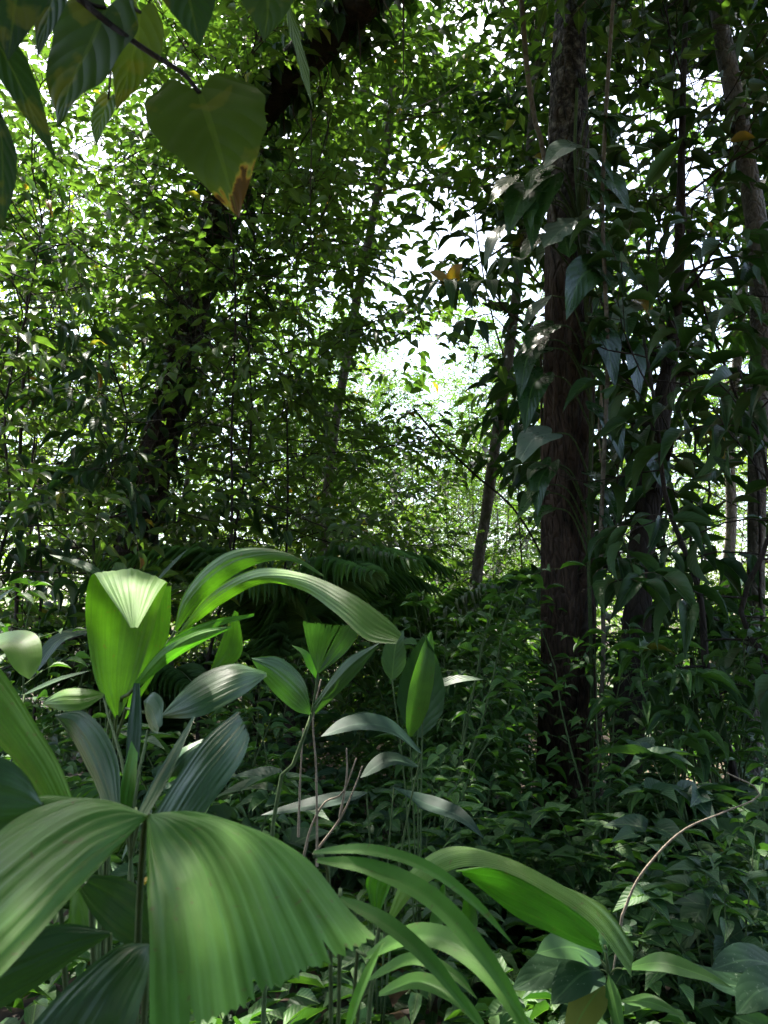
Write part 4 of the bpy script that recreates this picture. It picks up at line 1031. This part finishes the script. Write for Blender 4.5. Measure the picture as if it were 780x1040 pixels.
for i, (l, w, tn) in enumerate(ST):
    leafpart(R, 'blade', 'palm', mid=pts(l), width=w, prof='strap', nh=(-.3, -.5, .8), rows=30, fold=.35, tint=tn, seed=i)
bx, by = at(350, 1040, 1.35)[:2]; bx -= .02; by += .05
g0 = np.array([bx, by, gh(bx, by)])
stalk(R, [g0, at(380, 975, 1.5), at(395, 935, 1.54)], .006, r1=.004)
stalk(R, [g0, at(335, 930, 1.25), at(320, 870, 1.13)], .005, r1=.003)
stalk(R, [g0, at(345, 960, 1.2), at(345, 912, 1.15)], .004, r1=.003)
stalk(R, [g0, at(360, 1000, 1.28), at(373, 972, 1.25)], .005, r1=.003)
stalk(R, [g0, at(365, 1010, 1.28), at(376, 996, 1.28)], .004, r1=.003)
rooted(R, bx, by)

# --- broad dark leaves at centre
def leafy(name, label, specs, base, stem=None, cat='plant', mat='under_b', petr=.004, stemmat='green_stem'):
    """a plant of a few large leaves. specs: attach px, tip px (with depths), width m, profile, options"""
    R = thing(name, label, cat)
    b = np.array([base[0], base[1], gh(*base)])
    for i, (l, w, prof, opt) in enumerate(specs):
        o = dict(opt); m = o.pop('m', mat); lab = o.pop('label', None); via = o.pop('via', None); nop = o.pop('nopet', False)
        mid = pts(l)
        leafpart(R, 'blade', m, label=lab, mid=mid, width=w, prof=prof, seed=i, **o)
        if not nop:
            src = b if stem is None else np.asarray(stem)[np.argmin(np.linalg.norm(np.asarray(stem) - mid[0], axis=1))]
            midp = (src + mid[0]) / 2 + np.array([0, 0, .15 * np.linalg.norm(src - mid[0])])
            stalk(R, [src, pts([via])[0] if via else midp, mid[0]], petr, r1=petr * .6, mat=stemmat)
    if stem is not None:
        stalk(R, stem, petr * 1.6, r1=petr, name='stem', mat=stemmat)
    rooted(R, base[0], base[1])
    return R


bxy = at(385, 900, 2.6)[:2]
leafy('broad_leaved_plant', 'plant with two broad bluish dark leaves near the centre, under the small fan palm', [
    ([(428, 765, 2.6), (395, 740, 2.55), (360, 736, 2.5), (326, 748, 2.45)], .13, 'broad', dict(nh=(0, -.4, .9), tint=.75)),
    ([(425, 778, 2.6), (395, 772, 2.55), (366, 790, 2.5)], .085, 'broad', dict(nh=(0, -.4, .9), tint=.9)),
    ([(372, 805, 2.6), (330, 815, 2.5), (265, 828, 2.45)], .08, 'broad', dict(nh=(0, -.3, .9), tint=.4)),
    ([(400, 800, 2.7), (430, 815, 2.7), (468, 830, 2.6), (492, 852, 2.55)], .1, 'lance', dict(nh=(0, -.3, .9), tint=.5))], bxy, mat='bluish')
bxy = at(425, 880, 3.0)[:2]
leafy('upright_leaf_plant', 'plant with an upright bright blade before a dark one, left of the fluted trunk', [
    ([(416, 748, 3.0), (421, 715, 3.0), (429, 678, 3.02), (438, 640, 3.08)], .10, 'broad', dict(nh=(.45, -.8, .2), tint=.5, m='palm_lit', fold=.5, wave=.02)),
    ([(424, 748, 3.1), (430, 700, 3.1), (432, 645, 3.05)], .19, 'broad', dict(nh=(-.3, -1, .1), tint=.1, fold=.3)),
    ([(398, 690, 2.9), (402, 655, 2.9), (410, 640, 2.9)], .09, 'broad', dict(nh=(0, -.8, .5), tint=.6)),
    ([(430, 700, 3.1), (465, 690, 3.1), (492, 690, 3.1)], .05, 'lance', dict(tint=.5))], bxy)
bxy = at(110, 720, 4.2)[:2]
leafy('banana_like_plant', 'plant with a grey-green ribbed paddle leaf rising behind the upright bright palm leaf', [
    ([(130, 628, 4.2), (128, 600, 4.2), (126, 572, 4.1)], .21, 'banana', dict(nh=(0, -.8, .6), tint=.6)),
    ([(112, 590, 4.2), (85, 575, 4.2), (50, 563, 4.2)], .09, 'lance', dict(nh=(0, -.4, .9), tint=.6)),
    ([(150, 600, 4.3), (190, 560, 4.3), (215, 545, 4.2)], .08, 'lance', dict(nh=(0, -.4, .9), tint=.1)),
    ([(100, 640, 4.2), (60, 650, 4.1), (30, 690, 4.0)], .12, 'broad', dict(nh=(0, -.4, .9), tint=.2))], bxy)
bxy = at(-30, 900, 1.9)[:2]
leafy('strap_leaved_plant', 'plant with a bent yellow-green leaf tip at the left edge above the sunlit leaf', [
    ([(-40, 670, 1.9), (-5, 652, 1.85), (20, 655, 1.8), (30, 690, 1.76)], .09, 'banana', dict(nh=(.2, -.5, .8), tint=.8, m='palm_lit')),
    ([(25, 705, 2.2), (60, 690, 2.2), (92, 681, 2.2)], .02, 'strap', dict(tint=.9)),
    ([(-20, 625, 2.1), (0, 608, 2.1), (14, 597, 2.1)], .03, 'lance', dict(tint=.7))], bxy)

# --- lower right seedling and broad spotted leaves
bxy = at(618, 1080, 1.75)[:2]
stem = spline([np.array([bxy[0], bxy[1], gh(*bxy)]), at(622, 1040, 1.72), at(618, 985, 1.7), at(614, 960, 1.7)], 10)
leafy('long_leaved_seedling', 'seedling with long narrow bright leaves at the bottom right of the arching sunlit blade', [
    ([(632, 984, 1.68), (670, 978, 1.62), (712, 990, 1.58), (745, 1004, 1.55)], .052, 'lance', dict(nh=(0, -.5, .8), tint=.85)),
    ([(630, 1016, 1.68), (660, 1018, 1.62), (695, 1032, 1.58)], .04, 'lance', dict(nh=(0, -.5, .8), tint=.8)),
    ([(612, 1000, 1.7), (596, 1022, 1.66), (575, 1060, 1.62)], .07, 'broad', dict(nh=(0, -.6, .7), tint=.93)),
    ([(618, 990, 1.7), (624, 1018, 1.66), (634, 1060, 1.62)], .035, 'lance', dict(nh=(-.6, -.5, .6), tint=.85)),
    ([(610, 975, 1.72), (580, 962, 1.7), (545, 968, 1.66)], .085, 'broad', dict(nh=(0, -.5, .8), tint=.5)),
    ([(610, 985, 1.72), (590, 990, 1.68), (560, 1020, 1.64)], .09, 'broad', dict(nh=(0, -.5, .8), tint=.3, m='spotted')),
    ([(606, 975, 1.75), (560, 985, 1.72), (520, 1005, 1.68)], .09, 'broad', dict(nh=(.2, -.5, .8), tint=.4, m='spotted')),
    ([(617, 966, 1.7), (607, 955, 1.7), (585, 955, 1.7)], .04, 'broad', dict(tint=.7))], bxy, stem=stem, mat='seedling', petr=.003)
bxy = at(800, 1060, 1.6)[:2]
leafy('spotted_leaf_plant', 'plant with wide dull spotted leaves in the bottom right corner', [
    ([(820, 1010, 1.55), (775, 1005, 1.5), (748, 1030, 1.45)], .09, 'broad', dict(nh=(0, -.6, .8), tint=.6)),
    ([(800, 985, 1.7), (760, 975, 1.65), (722, 985, 1.6)], .08, 'broad', dict(nh=(0, -.5, .8), tint=.3)),
    ([(790, 1000, 1.7), (740, 1000, 1.7), (690, 975, 1.7)], .06, 'lance', dict(nh=(0, -.5, .8), tint=.3))], bxy, mat='spotted')

# individually shown saplings on the right
def near_sapling(k, px, y, s, label):
    put_sapling(k, gx(px, y), y, s, 0, label)


near_sapling(5, 600, 4.3, .92, 'thin sapling with pale lit top leaves in front of the fluted trunk')
near_sapling(0, 480, 4.6, 1.0, 'leafy sapling left of the fluted trunk, its top level with the upright bright blade')
near_sapling(2, 690, 4.5, 1.0, 'leafy sapling right of the fluted trunk with lit drooping leaf tips')
near_sapling(1, 705, 2.9, .8, 'sapling with wide lit leaves just below the bent dead twig')
near_sapling(4, 548, 3.6, .75, 'seedling with a bright young top shoot at the foot of the fluted trunk')
near_sapling(1, 745, 3.4, .95, 'sapling with wide leaves right beside the bend of the dead twig')

# --- rosette plant at right middle
bxy = at(712, 760, 4.6)[:2]
st_ = np.array([[bxy[0], bxy[1], gh(*bxy)], list(at(708, 735, 4.6)), list(at(706, 700, 4.6))])
specs = []
for i in range(11):
    a = i * 2.4
    dx, dyv = math.cos(a), math.sin(a)
    specs.append(([(706, 702, 4.6), (706 + 28 * dx, 688 - 8 * abs(dyv), 4.6 + .2 * dyv), (706 + 58 * dx, 700 + 12 * (i % 3) - 6, 4.6 + .35 * dyv)], .085, 'lance', dict(tint=.35 + .05 * i, nopet=True, nh=(0, -.3, .95))))
leafy('rosette_shrub', 'short shrub with a rosette of long leaves standing right of the dark slanting trunk', specs, bxy, stem=st_, mat='under', petr=.012)

# ------------------------------------------------------------------ hanging heart-leaved vine, top left
R = thing('heart_leaved_vine', 'dark heart-leaved vine hanging in the top left corner, one leaf browned at its tip', 'vine')
HL = [([(203, 95, 1.15), (215, 130, 1.12), (228, 172, 1.1), (242, 221, 1.1)], .168, .16, dict(tint=.7, nh=(.1, -1, .15), tipold=(.73, -1.0), wave=.022, label='largest heart leaf with a yellow margin and brown tip')),
      ([(108, 8, 1.2), (92, 45, 1.2), (72, 85, 1.2), (58, 128, 1.2)], .15, .14, dict(tint=.25, nh=(-.2, -1, .1), wave=.03)),
      ([(142, 12, 1.3), (138, 45, 1.3), (128, 80, 1.3), (118, 112, 1.3)], .085, .12, dict(tint=.90, nh=(.5, -1, .1), wave=.02, label='yellowing heart leaf')),
      ([(180, -40, 1.1), (188, -15, 1.1), (196, 15, 1.1), (203, 48, 1.1)], .09, .12, dict(tint=.1, nh=(.2, -1, .2))),
      ([(262, -50, 1.3), (270, -25, 1.3), (272, 10, 1.3), (268, 42, 1.3)], .125, .12, dict(tint=.3, nh=(0, -1, .3))),
      ([(290, -5, 1.35), (298, 30, 1.35), (308, 70, 1.35), (318, 112, 1.35)], .03, .0, dict(tint=.6, nh=(.8, -.7, .2), wave=.05)),
      ([(-10, 30, 1.05), (12, 70, 1.05), (34, 115, 1.05), (58, 165, 1.05)], .05, .05, dict(tint=.1, nh=(.6, -1, .1))),
      ([(0, 118, .95), (2, 150, .95), (3, 190, .95), (2, 232, .95)], .035, .08, dict(tint=.05, nh=(.2, -1, .1))),
      ([(20, -60, 1.0), (18, -25, 1.0), (14, 15, 1.0), (8, 62, 1.0)], .09, .12, dict(tint=.05, nh=(.3, -1, .1))),
      ([(110, 100, 1.4), (105, 115, 1.4), (100, 130, 1.4), (98, 148, 1.4)], .05, .1, dict(tint=.4, nh=(-.3, -1, .1))),
      ([(60, -40, 1.1), (55, -10, 1.1), (48, 20, 1.1), (38, 60, 1.1)], .07, .12, dict(tint=.1, nh=(-.3, -1, .1)))]
for i, (l, w, nt_, o) in enumerate(HL):
    o = dict(o); lab = o.pop('label', None)
    leafpart(R, 'blade', 'heart', label=lab, mid=pts(l), width=w, prof='heart' if w > .045 else 'lance', notch=nt_, rows=44, cols=25, fold=.10, seed=i, **o)
main = [at(-60, -60, 1.2), at(20, -40, 1.2), at(75, -5, 1.2), at(108, 22, 1.19), at(150, 52, 1.17), at(185, 74, 1.16), at(203, 95, 1.15)]
stalk(R, main, .006, r1=.0035, mat='bark_dark', name='stem', n=30)
stalk(R, [at(75, -5, 1.2), at(95, 5, 1.2), at(108, 8, 1.2)], .003, mat='bark_dark')
stalk(R, [at(100, 15, 1.2), at(125, 5, 1.25), at(142, 12, 1.3)], .003, mat='bark_dark')
stalk(R, [at(20, -40, 1.2), at(100, -90, 1.15), at(180, -40, 1.1)], .003, mat='bark_dark')
stalk(R, [at(20, -40, 1.2), at(160, -110, 1.25), at(262, -50, 1.3)], .003, mat='bark_dark')
stalk(R, [at(200, -85, 1.3), at(270, -50, 1.33), at(290, -5, 1.35)], .003, mat='bark_dark')
stalk(R, [at(-60, -60, 1.2), at(-30, -10, 1.1), at(-10, 30, 1.05)], .003, mat='bark_dark')
stalk(R, [at(-60, -60, 1.2), at(-30, 50, 1.0), at(0, 118, .95)], .003, mat='bark_dark')
stalk(R, [at(-60, -60, 1.2), at(-10, -70, 1.1), at(20, -60, 1.0)], .003, mat='bark_dark')
stalk(R, [at(30, -35, 1.2), at(60, -60, 1.15), at(60, -40, 1.1)], .003, mat='bark_dark')
stalk(R, [at(108, 22, 1.19), at(112, 70, 1.3), at(110, 100, 1.4)], .002, mat='bark_dark')
v = Vector(at(-60, -60, 1.2)); R.location = v
for c in R.children: c.location = c.location - v

# ------------------------------------------------------------------ climbing aroid on the fluted trunk
R = thing('climbing_aroid', 'climbing aroid with big glossy pale-shining leaves wrapped around the fluted trunk', 'climber')
AL = [([(590, 150), (572, 150), (551, 172)], .24, 'heart', .12, dict(tint=.7, nh=(-.1, -.8, .6))),
      ([(588, 152), (598, 153), (608, 164)], .14, 'heart', .1, dict(tint=.7, nh=(.2, -.8, .6))),
      ([(588, 222), (572, 232), (552, 252)], .30, 'broad', .08, dict(tint=.6, nh=(-.1, -.7, .7), cut=3)),
      ([(590, 224), (600, 214), (612, 205)], .18, 'broad', .08, dict(tint=.6, nh=(.1, -.7, .7), cut=3)),
      ([(572, 235), (575, 248), (578, 262)], .18, 'broad', .05, dict(tint=.6, nh=(-.1, -.8, .5), cut=2)),
      ([(612, 208), (638, 212), (668, 226)], .22, 'broad', .08, dict(tint=.6, nh=(.2, -.7, .7), cut=4)),
      ([(618, 150), (640, 148), (665, 152)], .16, 'heart', .1, dict(tint=.5, nh=(.1, -.6, .8))),
      ([(612, 270), (590, 282), (575, 325)], .26, 'heart', .1, dict(tint=.3, nh=(.3, -.9, .3))),
      ([(650, 306), (636, 314), (618, 334)], .19, 'heart', .12, dict(tint=.9, nh=(-.1, -.9, .5))),
      ([(645, 304), (656, 310), (660, 322)], .12, 'heart', .1, dict(tint=.965, nh=(.2, -.9, .5), label='yellowing leaf')),
      ([(560, 440), (542, 446), (523, 476)], .26, 'heart', .1, dict(tint=.6, nh=(-.3, -.8, .6))),
      ([(508, 232), (500, 245), (492, 272)], .13, 'heart', .1, dict(tint=.6, nh=(-.6, -.8, .4))),
      ([(520, 180), (510, 190), (496, 208)], .16, 'heart', .1, dict(tint=.5, nh=(-.3, -.8, .6))),
      ([(548, 345), (535, 365), (528, 405)], .22, 'heart', .1, dict(tint=.1, nh=(-.6, -.8, .3))),
      ([(560, 300), (545, 312), (530, 335)], .12, 'lance', 0, dict(tint=.8, nh=(-.4, -.8, .6))),
      ([(652, 452), (665, 465), (676, 500)], .26, 'heart', .12, dict(tint=.5, nh=(.2, -.9, .4))),
      ([(545, 190), (530, 200), (515, 240)], .28, 'heart', .1, dict(tint=.2, nh=(-.4, -.9, .3))),
      ([(560, 180), (545, 205), (540, 255)], .24, 'heart', .1, dict(tint=.4, nh=(-.2, -.9, .3))),
      ([(605, 175), (622, 185), (640, 215)], .24, 'heart', .1, dict(tint=.3, nh=(.3, -.9, .4))),
      ([(600, 330), (615, 345), (625, 395)], .24, 'heart', .1, dict(tint=.1, nh=(.3, -.9, .2))),
      ([(605, 410), (620, 425), (632, 470)], .24, 'heart', .1, dict(tint=.1, nh=(.3, -.9, .3))),
      ([(552, 380), (540, 395), (533, 440)], .22, 'heart', .1, dict(tint=.05, nh=(-.3, -.9, .2))),
      ([(600, 250), (622, 262), (650, 290)], .22, 'heart', .1, dict(tint=.2, nh=(.3, -.8, .5))),
      ([(610, 120), (625, 118), (650, 128)], .18, 'heart', .1, dict(tint=.4, nh=(.2, -.7, .6))),
      ([(640, 345), (645, 365), (648, 410)], .2, 'heart', .1, dict(tint=.1, nh=(.4, -.9, .2))),
      ([(560, 470), (548, 490), (546, 525)], .17, 'heart', .1, dict(tint=.2, nh=(-.4, -.9, .3)))]
_q = random.Random(4)
for _i in range(34):
    _py = _q.choice([_q.uniform(110, 280), _q.uniform(150, 520)]); _sd = _q.choice([-1, 1, 1]); _px = 577 + _sd * _q.uniform(14, 26); _l = _q.uniform(18, 42)
    AL.append(([(_px, _py), (_px + _sd * _l * .45, _py + _l * .25), (_px + _sd * _l * _q.uniform(.5, .9), _py + _l * _q.uniform(.6, 1.0))], _q.uniform(.08, .19), 'heart', .1, dict(tint=_q.uniform(.1, .8), nh=(.3 * _sd, -.8, _q.uniform(.2, .7)))))
stemp = spline(np.array([at(600, 860, 5.78), at(601, 700, 5.80), at(598, 560, 5.80), at(600, 430, 5.82), at(596, 330, 5.84), at(590, 240, 5.86), at(584, 160, 5.9), at(586, 90, 5.95)]), 60)
for i, (l, w, prof, nt_, o) in enumerate(AL):
    o = dict(o); lab = o.pop('label', None)
    mid = pts([(a[0], a[1], 5.72 - .08 * j - .02 * (i % 4)) for j, a in enumerate(l)])
    leafpart(R, 'blade', 'aroid_sheen' if i in (0, 1, 2, 3, 5, 8, 10, 11, 14) else 'aroid', label=lab, mid=mid, width=w, prof=prof, notch=nt_, rows=26, cols=13, fold=.12, wave=.02, seed=i, **o)
    src = stemp[np.argmin(np.linalg.norm(stemp - (mid[0] - [0, 0, .35]), axis=1))]
    stalk(R, [src, (src + mid[0]) / 2 + [0, -.06, .12], mid[0]], .008, r1=.005)
stalk(R, stemp, .016, r1=.012, name='stem', n=60)
for off in ((607, 370, 612, 420, 606, 450), (612, 385, 608, 430, 610, 470)):
    stalk(R, [at(off[0], off[1], 5.76), at(off[2], off[3], 5.70), at(off[4], off[5], 5.76)], .006, name='aerial_root', mat='dry')
bz = stemp[0]; v = Vector((bz[0], bz[1], gh(bz[0], bz[1]))); R.location = v
for c in R.children: c.location = c.location - v

# ------------------------------------------------------------------ whorled branch left of the fluted trunk
R = thing('whorl_leaved_tree', 'slim sapling with dark whorled leaves and one orange leaf before the bright centre gap', 'sapling')
bx, by = gx(549, 6.4), 6.4
g0 = np.array([bx, by, gh(bx, by)])
tr = MB()
tp = spline(np.array([g0, at(551, 600, 6.35), at(550, 420, 6.2), at(546, 340, 6.0), at(520, 322, 5.8), at(497, 292, 5.6)]), 40)
tube(tr, tp, np.linspace(.02, .006, 40), 7)
tube(tr, spline(np.array([tp[-6], at(485, 300, 5.6), at(455, 292, 5.5)]), 12), np.linspace(.006, .004, 12), 6)
tube(tr, spline(np.array([tp[-10], at(500, 320, 5.7), at(478, 330, 5.7)]), 12), np.linspace(.006, .004, 12), 6)
tr.build('trunk', M['twig'], R)
LF = MB()
rng = np.random.default_rng(3)
for (cx, cy, d, ln, n) in ((496, 291, 5.6, 48, 9), (455, 291, 5.5, 40, 8), (520, 268, 5.7, 34, 6), (478, 330, 5.7, 20, 4)):
    for i in range(n):
        a = 6.283 * i / n + rng.normal(0, .2)
        dx = math.cos(a); dz = math.sin(a)
        l = ln * rng.uniform(.75, 1.15)
        mid = pts([(cx, cy, d), (cx + dx * l * .5, cy - 7 + 4 * abs(dx), d + dz * .16), (cx + dx * l * .95, cy + 14 + rng.uniform(-6, 14), d + dz * .32)])
        blade(LF, mid, .095, 'lance', nh=(0, -.35, .9), rows=12, cols=7, tint=rng.uniform(.1, .7))
blade(LF, pts([(455, 290, 5.5), (448, 282, 5.45), (436, 276, 5.4)]), .1, 'broad', nh=(-.2, -.9, .3), rows=12, cols=7, tint=.965)
blade(LF, pts([(458, 289, 5.5), (462, 277, 5.45), (470, 268, 5.4)]), .1, 'broad', nh=(.2, -.9, .3), rows=12, cols=7, tint=.97)
LF.build('crown', M['thick'], R)
rooted(R, bx, by)

# ------------------------------------------------------------------ lianas
def liana(label, l, d, r, mat='bark_pale', r1=None, ground=False):
    mb = MB(); P = spline(pts(l, d), 60)
    if ground: P[0, 2] = gh(P[0, 0], P[0, 1]) - .03
    tube(mb, P, np.linspace(r, r1 or r * .8, 60), 7, rough=.12)
    return tag(mb.build('liana', M[mat]), label, 'liana')


liana('thin pale green liana running straight up beside the fluted trunk', [(606, 870), (608, 760), (613, 660), (610, 560), (613, 470), (617, 360), (612, 200), (620, 40), (628, -60)], 5.6, .017, 'bark_pale', ground=True)
liana('pale liana hanging steeply left of the top of the fluted trunk', [(526, -60), (531, 20), (536, 75), (543, 120), (551, 150), (565, 230)], 5.95, .022, 'bark_pale')
liana('dark twisted liana hanging beside the pale thin trunk in the open centre', [(352, 376), (361, 345), (362, 320), (357, 290), (359, 255), (340, 244), (300, 248), (285, 230)], 10.5, .03, 'bark_dark')
liana('thin straight dark liana slanting across the bright gap in the centre', [(420, 415), (450, 450), (480, 480), (520, 515), (548, 560), (560, 600)], 7.5, .012, 'bark_dark')
liana('thin string of liana hanging down from the leaning trunk', [(316, 112), (316, 160), (315, 220), (318, 260)], 5.6, .005, 'twig')
liana('pale cord of liana crossing behind the leaning dark trunk', [(176, 560), (186, 510), (196, 450), (204, 400), (215, 330)], 8.6, .028, 'bark_pale')
liana('thin dark liana standing at the left edge of the forest', [(16, 660), (18, 560), (20, 470), (24, 380), (30, 260)], 7.0, .018, 'bark_dark', ground=True)

# ------------------------------------------------------------------ feather palms in the middle distance
def frond_mesh(mb, mid, llen, wl, n=26, hang=0.4, seed=0, mat=0):
    P = spline(mid, 60); T = unit(np.gradient(P, axis=0)); rng = np.random.default_rng(seed)
    u = np.linspace(.14, .99, n); i = (u * 59).astype(int)
    for sgn in (1, -1):
        S = unit(np.cross(T[i], [0, 0, 1.0])) * sgn
        d = S + T[i] * .6 + np.array([0, 0, -hang]) + rng.normal(0, .07, (n, 3))
        ll = llen * np.sin(np.pi * (0.18 + .8 * u)) ** .6
        leaves(mb, P[i], d, np.array([0, 0, 1.0]) + T[i] * -.3 + S * .35, ll, np.full(n, wl), T_LANCE, rng.uniform(.2, .8, n), mat)


def feather_palm(label, x, y, nf, ln, seed, height, leafm='under', group=None):
    R = thing('feather_palm', label, 'palm', (0, 0, 0), group)
    rng = np.random.default_rng(seed)
    z = gh(x, y)
    for k in range(nf):
        a = 6.283 * k / nf + rng.normal(0, .25); e = rng.uniform(1.0, 1.42)
        h = np.array([math.cos(a), math.sin(a), 0]); l = ln * rng.uniform(.8, 1.15)
        b = np.array([x, y, z + height])
        mid = [b, b + h * l * .3 * math.cos(e) + [0, 0, l * .4 * math.sin(e)], b + h * l * .62 * math.cos(e * .7) + [0, 0, l * .62 * math.sin(e)], b + h * l * .95 * math.cos(e * .5) + [0, 0, l * .56 * math.sin(e)]]
        mb = MB(); frond_mesh(mb, mid, .40, .030, 32, .3, seed * 10 + k)
        P = spline(mid, 20); tube(mb, P, np.linspace(.011, .003, 20), 5, mat=1)
        mb.build('frond', [M[leafm], M['green_stem']], R)
    if height > .3:
        stalk(R, [[x, y, z - .05], [x + .02, y, z + height * .5], [x, y, z + height]], .05, name='trunk', mat='bark_dark', r1=.04)
    rooted(R, x, y)


feather_palm('feathery palm with dark drooping fronds behind the start of the long arching leaf', gx(294, 6.0), 6.0, 9, 1.7, 3, 1.1)
feather_palm('feathery palm in the sunlit middle of the forest, left of the slender leaning trunk', gx(438, 7.4), 7.4, 10, 1.9, 4, .75, 'under')
feather_palm('feathery palm low on the left, at the foot of the leaning dark trunk', gx(150, 6.4), 6.4, 7, 1.7, 5, .3, 'thick')
feather_palm('feathery palm right behind the slender leaning trunk', gx(500, 10.5), 10.5, 8, 2.0, 6, .2, 'under')

# ------------------------------------------------------------------ light, sky, camera
SUN_EL, SUN_AZ = math.radians(68), math.radians(-20)     # azimuth from +Y towards +X
w = bpy.data.worlds.new('World'); SC.world = w; w.use_nodes = True
nt = w.node_tree
bg = nt.nodes['Background']
sky = nt.nodes.new('ShaderNodeTexSky'); sky.sky_type = 'NISHITA'; sky.sun_disc = False
sky.sun_elevation = SUN_EL; sky.sun_rotation = SUN_AZ
sky.air_density = 1.0; sky.dust_density = 4.0; sky.ozone_density = 1.0
nt.links.new(sky.outputs[0], bg.inputs['Color']); bg.inputs['Strength'].default_value = 0.15
sd = bpy.data.lights.new('sun', 'SUN'); sd.energy = 4.5; sd.angle = math.radians(0.5); sd.color = (1.0, 0.94, 0.84)
so = bpy.data.objects.new('sun', sd); COL.objects.link(so)
dirv = Vector((math.sin(SUN_AZ) * math.cos(SUN_EL), math.cos(SUN_AZ) * math.cos(SUN_EL), math.sin(SUN_EL)))
so.rotation_euler = dirv.to_track_quat('Z', 'Y').to_euler(); so.location = dirv * 30

cd = bpy.data.cameras.new('camera'); cam = bpy.data.objects.new('camera', cd); COL.objects.link(cam)
cam.location = (0, 0, CAM_H); cam.rotation_euler = (math.pi / 2 + PITCH, 0, 0)
cd.sensor_fit = 'VERTICAL'; cd.angle = VFOV; cd.sensor_height = 24; cd.lens = 12 / math.tan(VFOV / 2)
cd.clip_start = 0.05; cd.clip_end = 1500
cd.dof.use_dof = True; cd.dof.focus_distance = 3.5; cd.dof.aperture_fstop = cd.lens / 3.5
SC.camera = cam

vs = SC.view_settings
vs.view_transform = 'Standard'; vs.look = 'None'; vs.exposure = 2.58; vs.gamma = 1.0
SC.render.film_transparent = False
cy = SC.cycles
cy.max_bounces = 8; cy.diffuse_bounces = 5; cy.glossy_bounces = 2; cy.transmission_bounces = 4; cy.transparent_max_bounces = 4
cy.caustics_reflective = False; cy.caustics_refractive = False
cy.use_denoising = True
cy.sample_clamp_indirect = 6.0
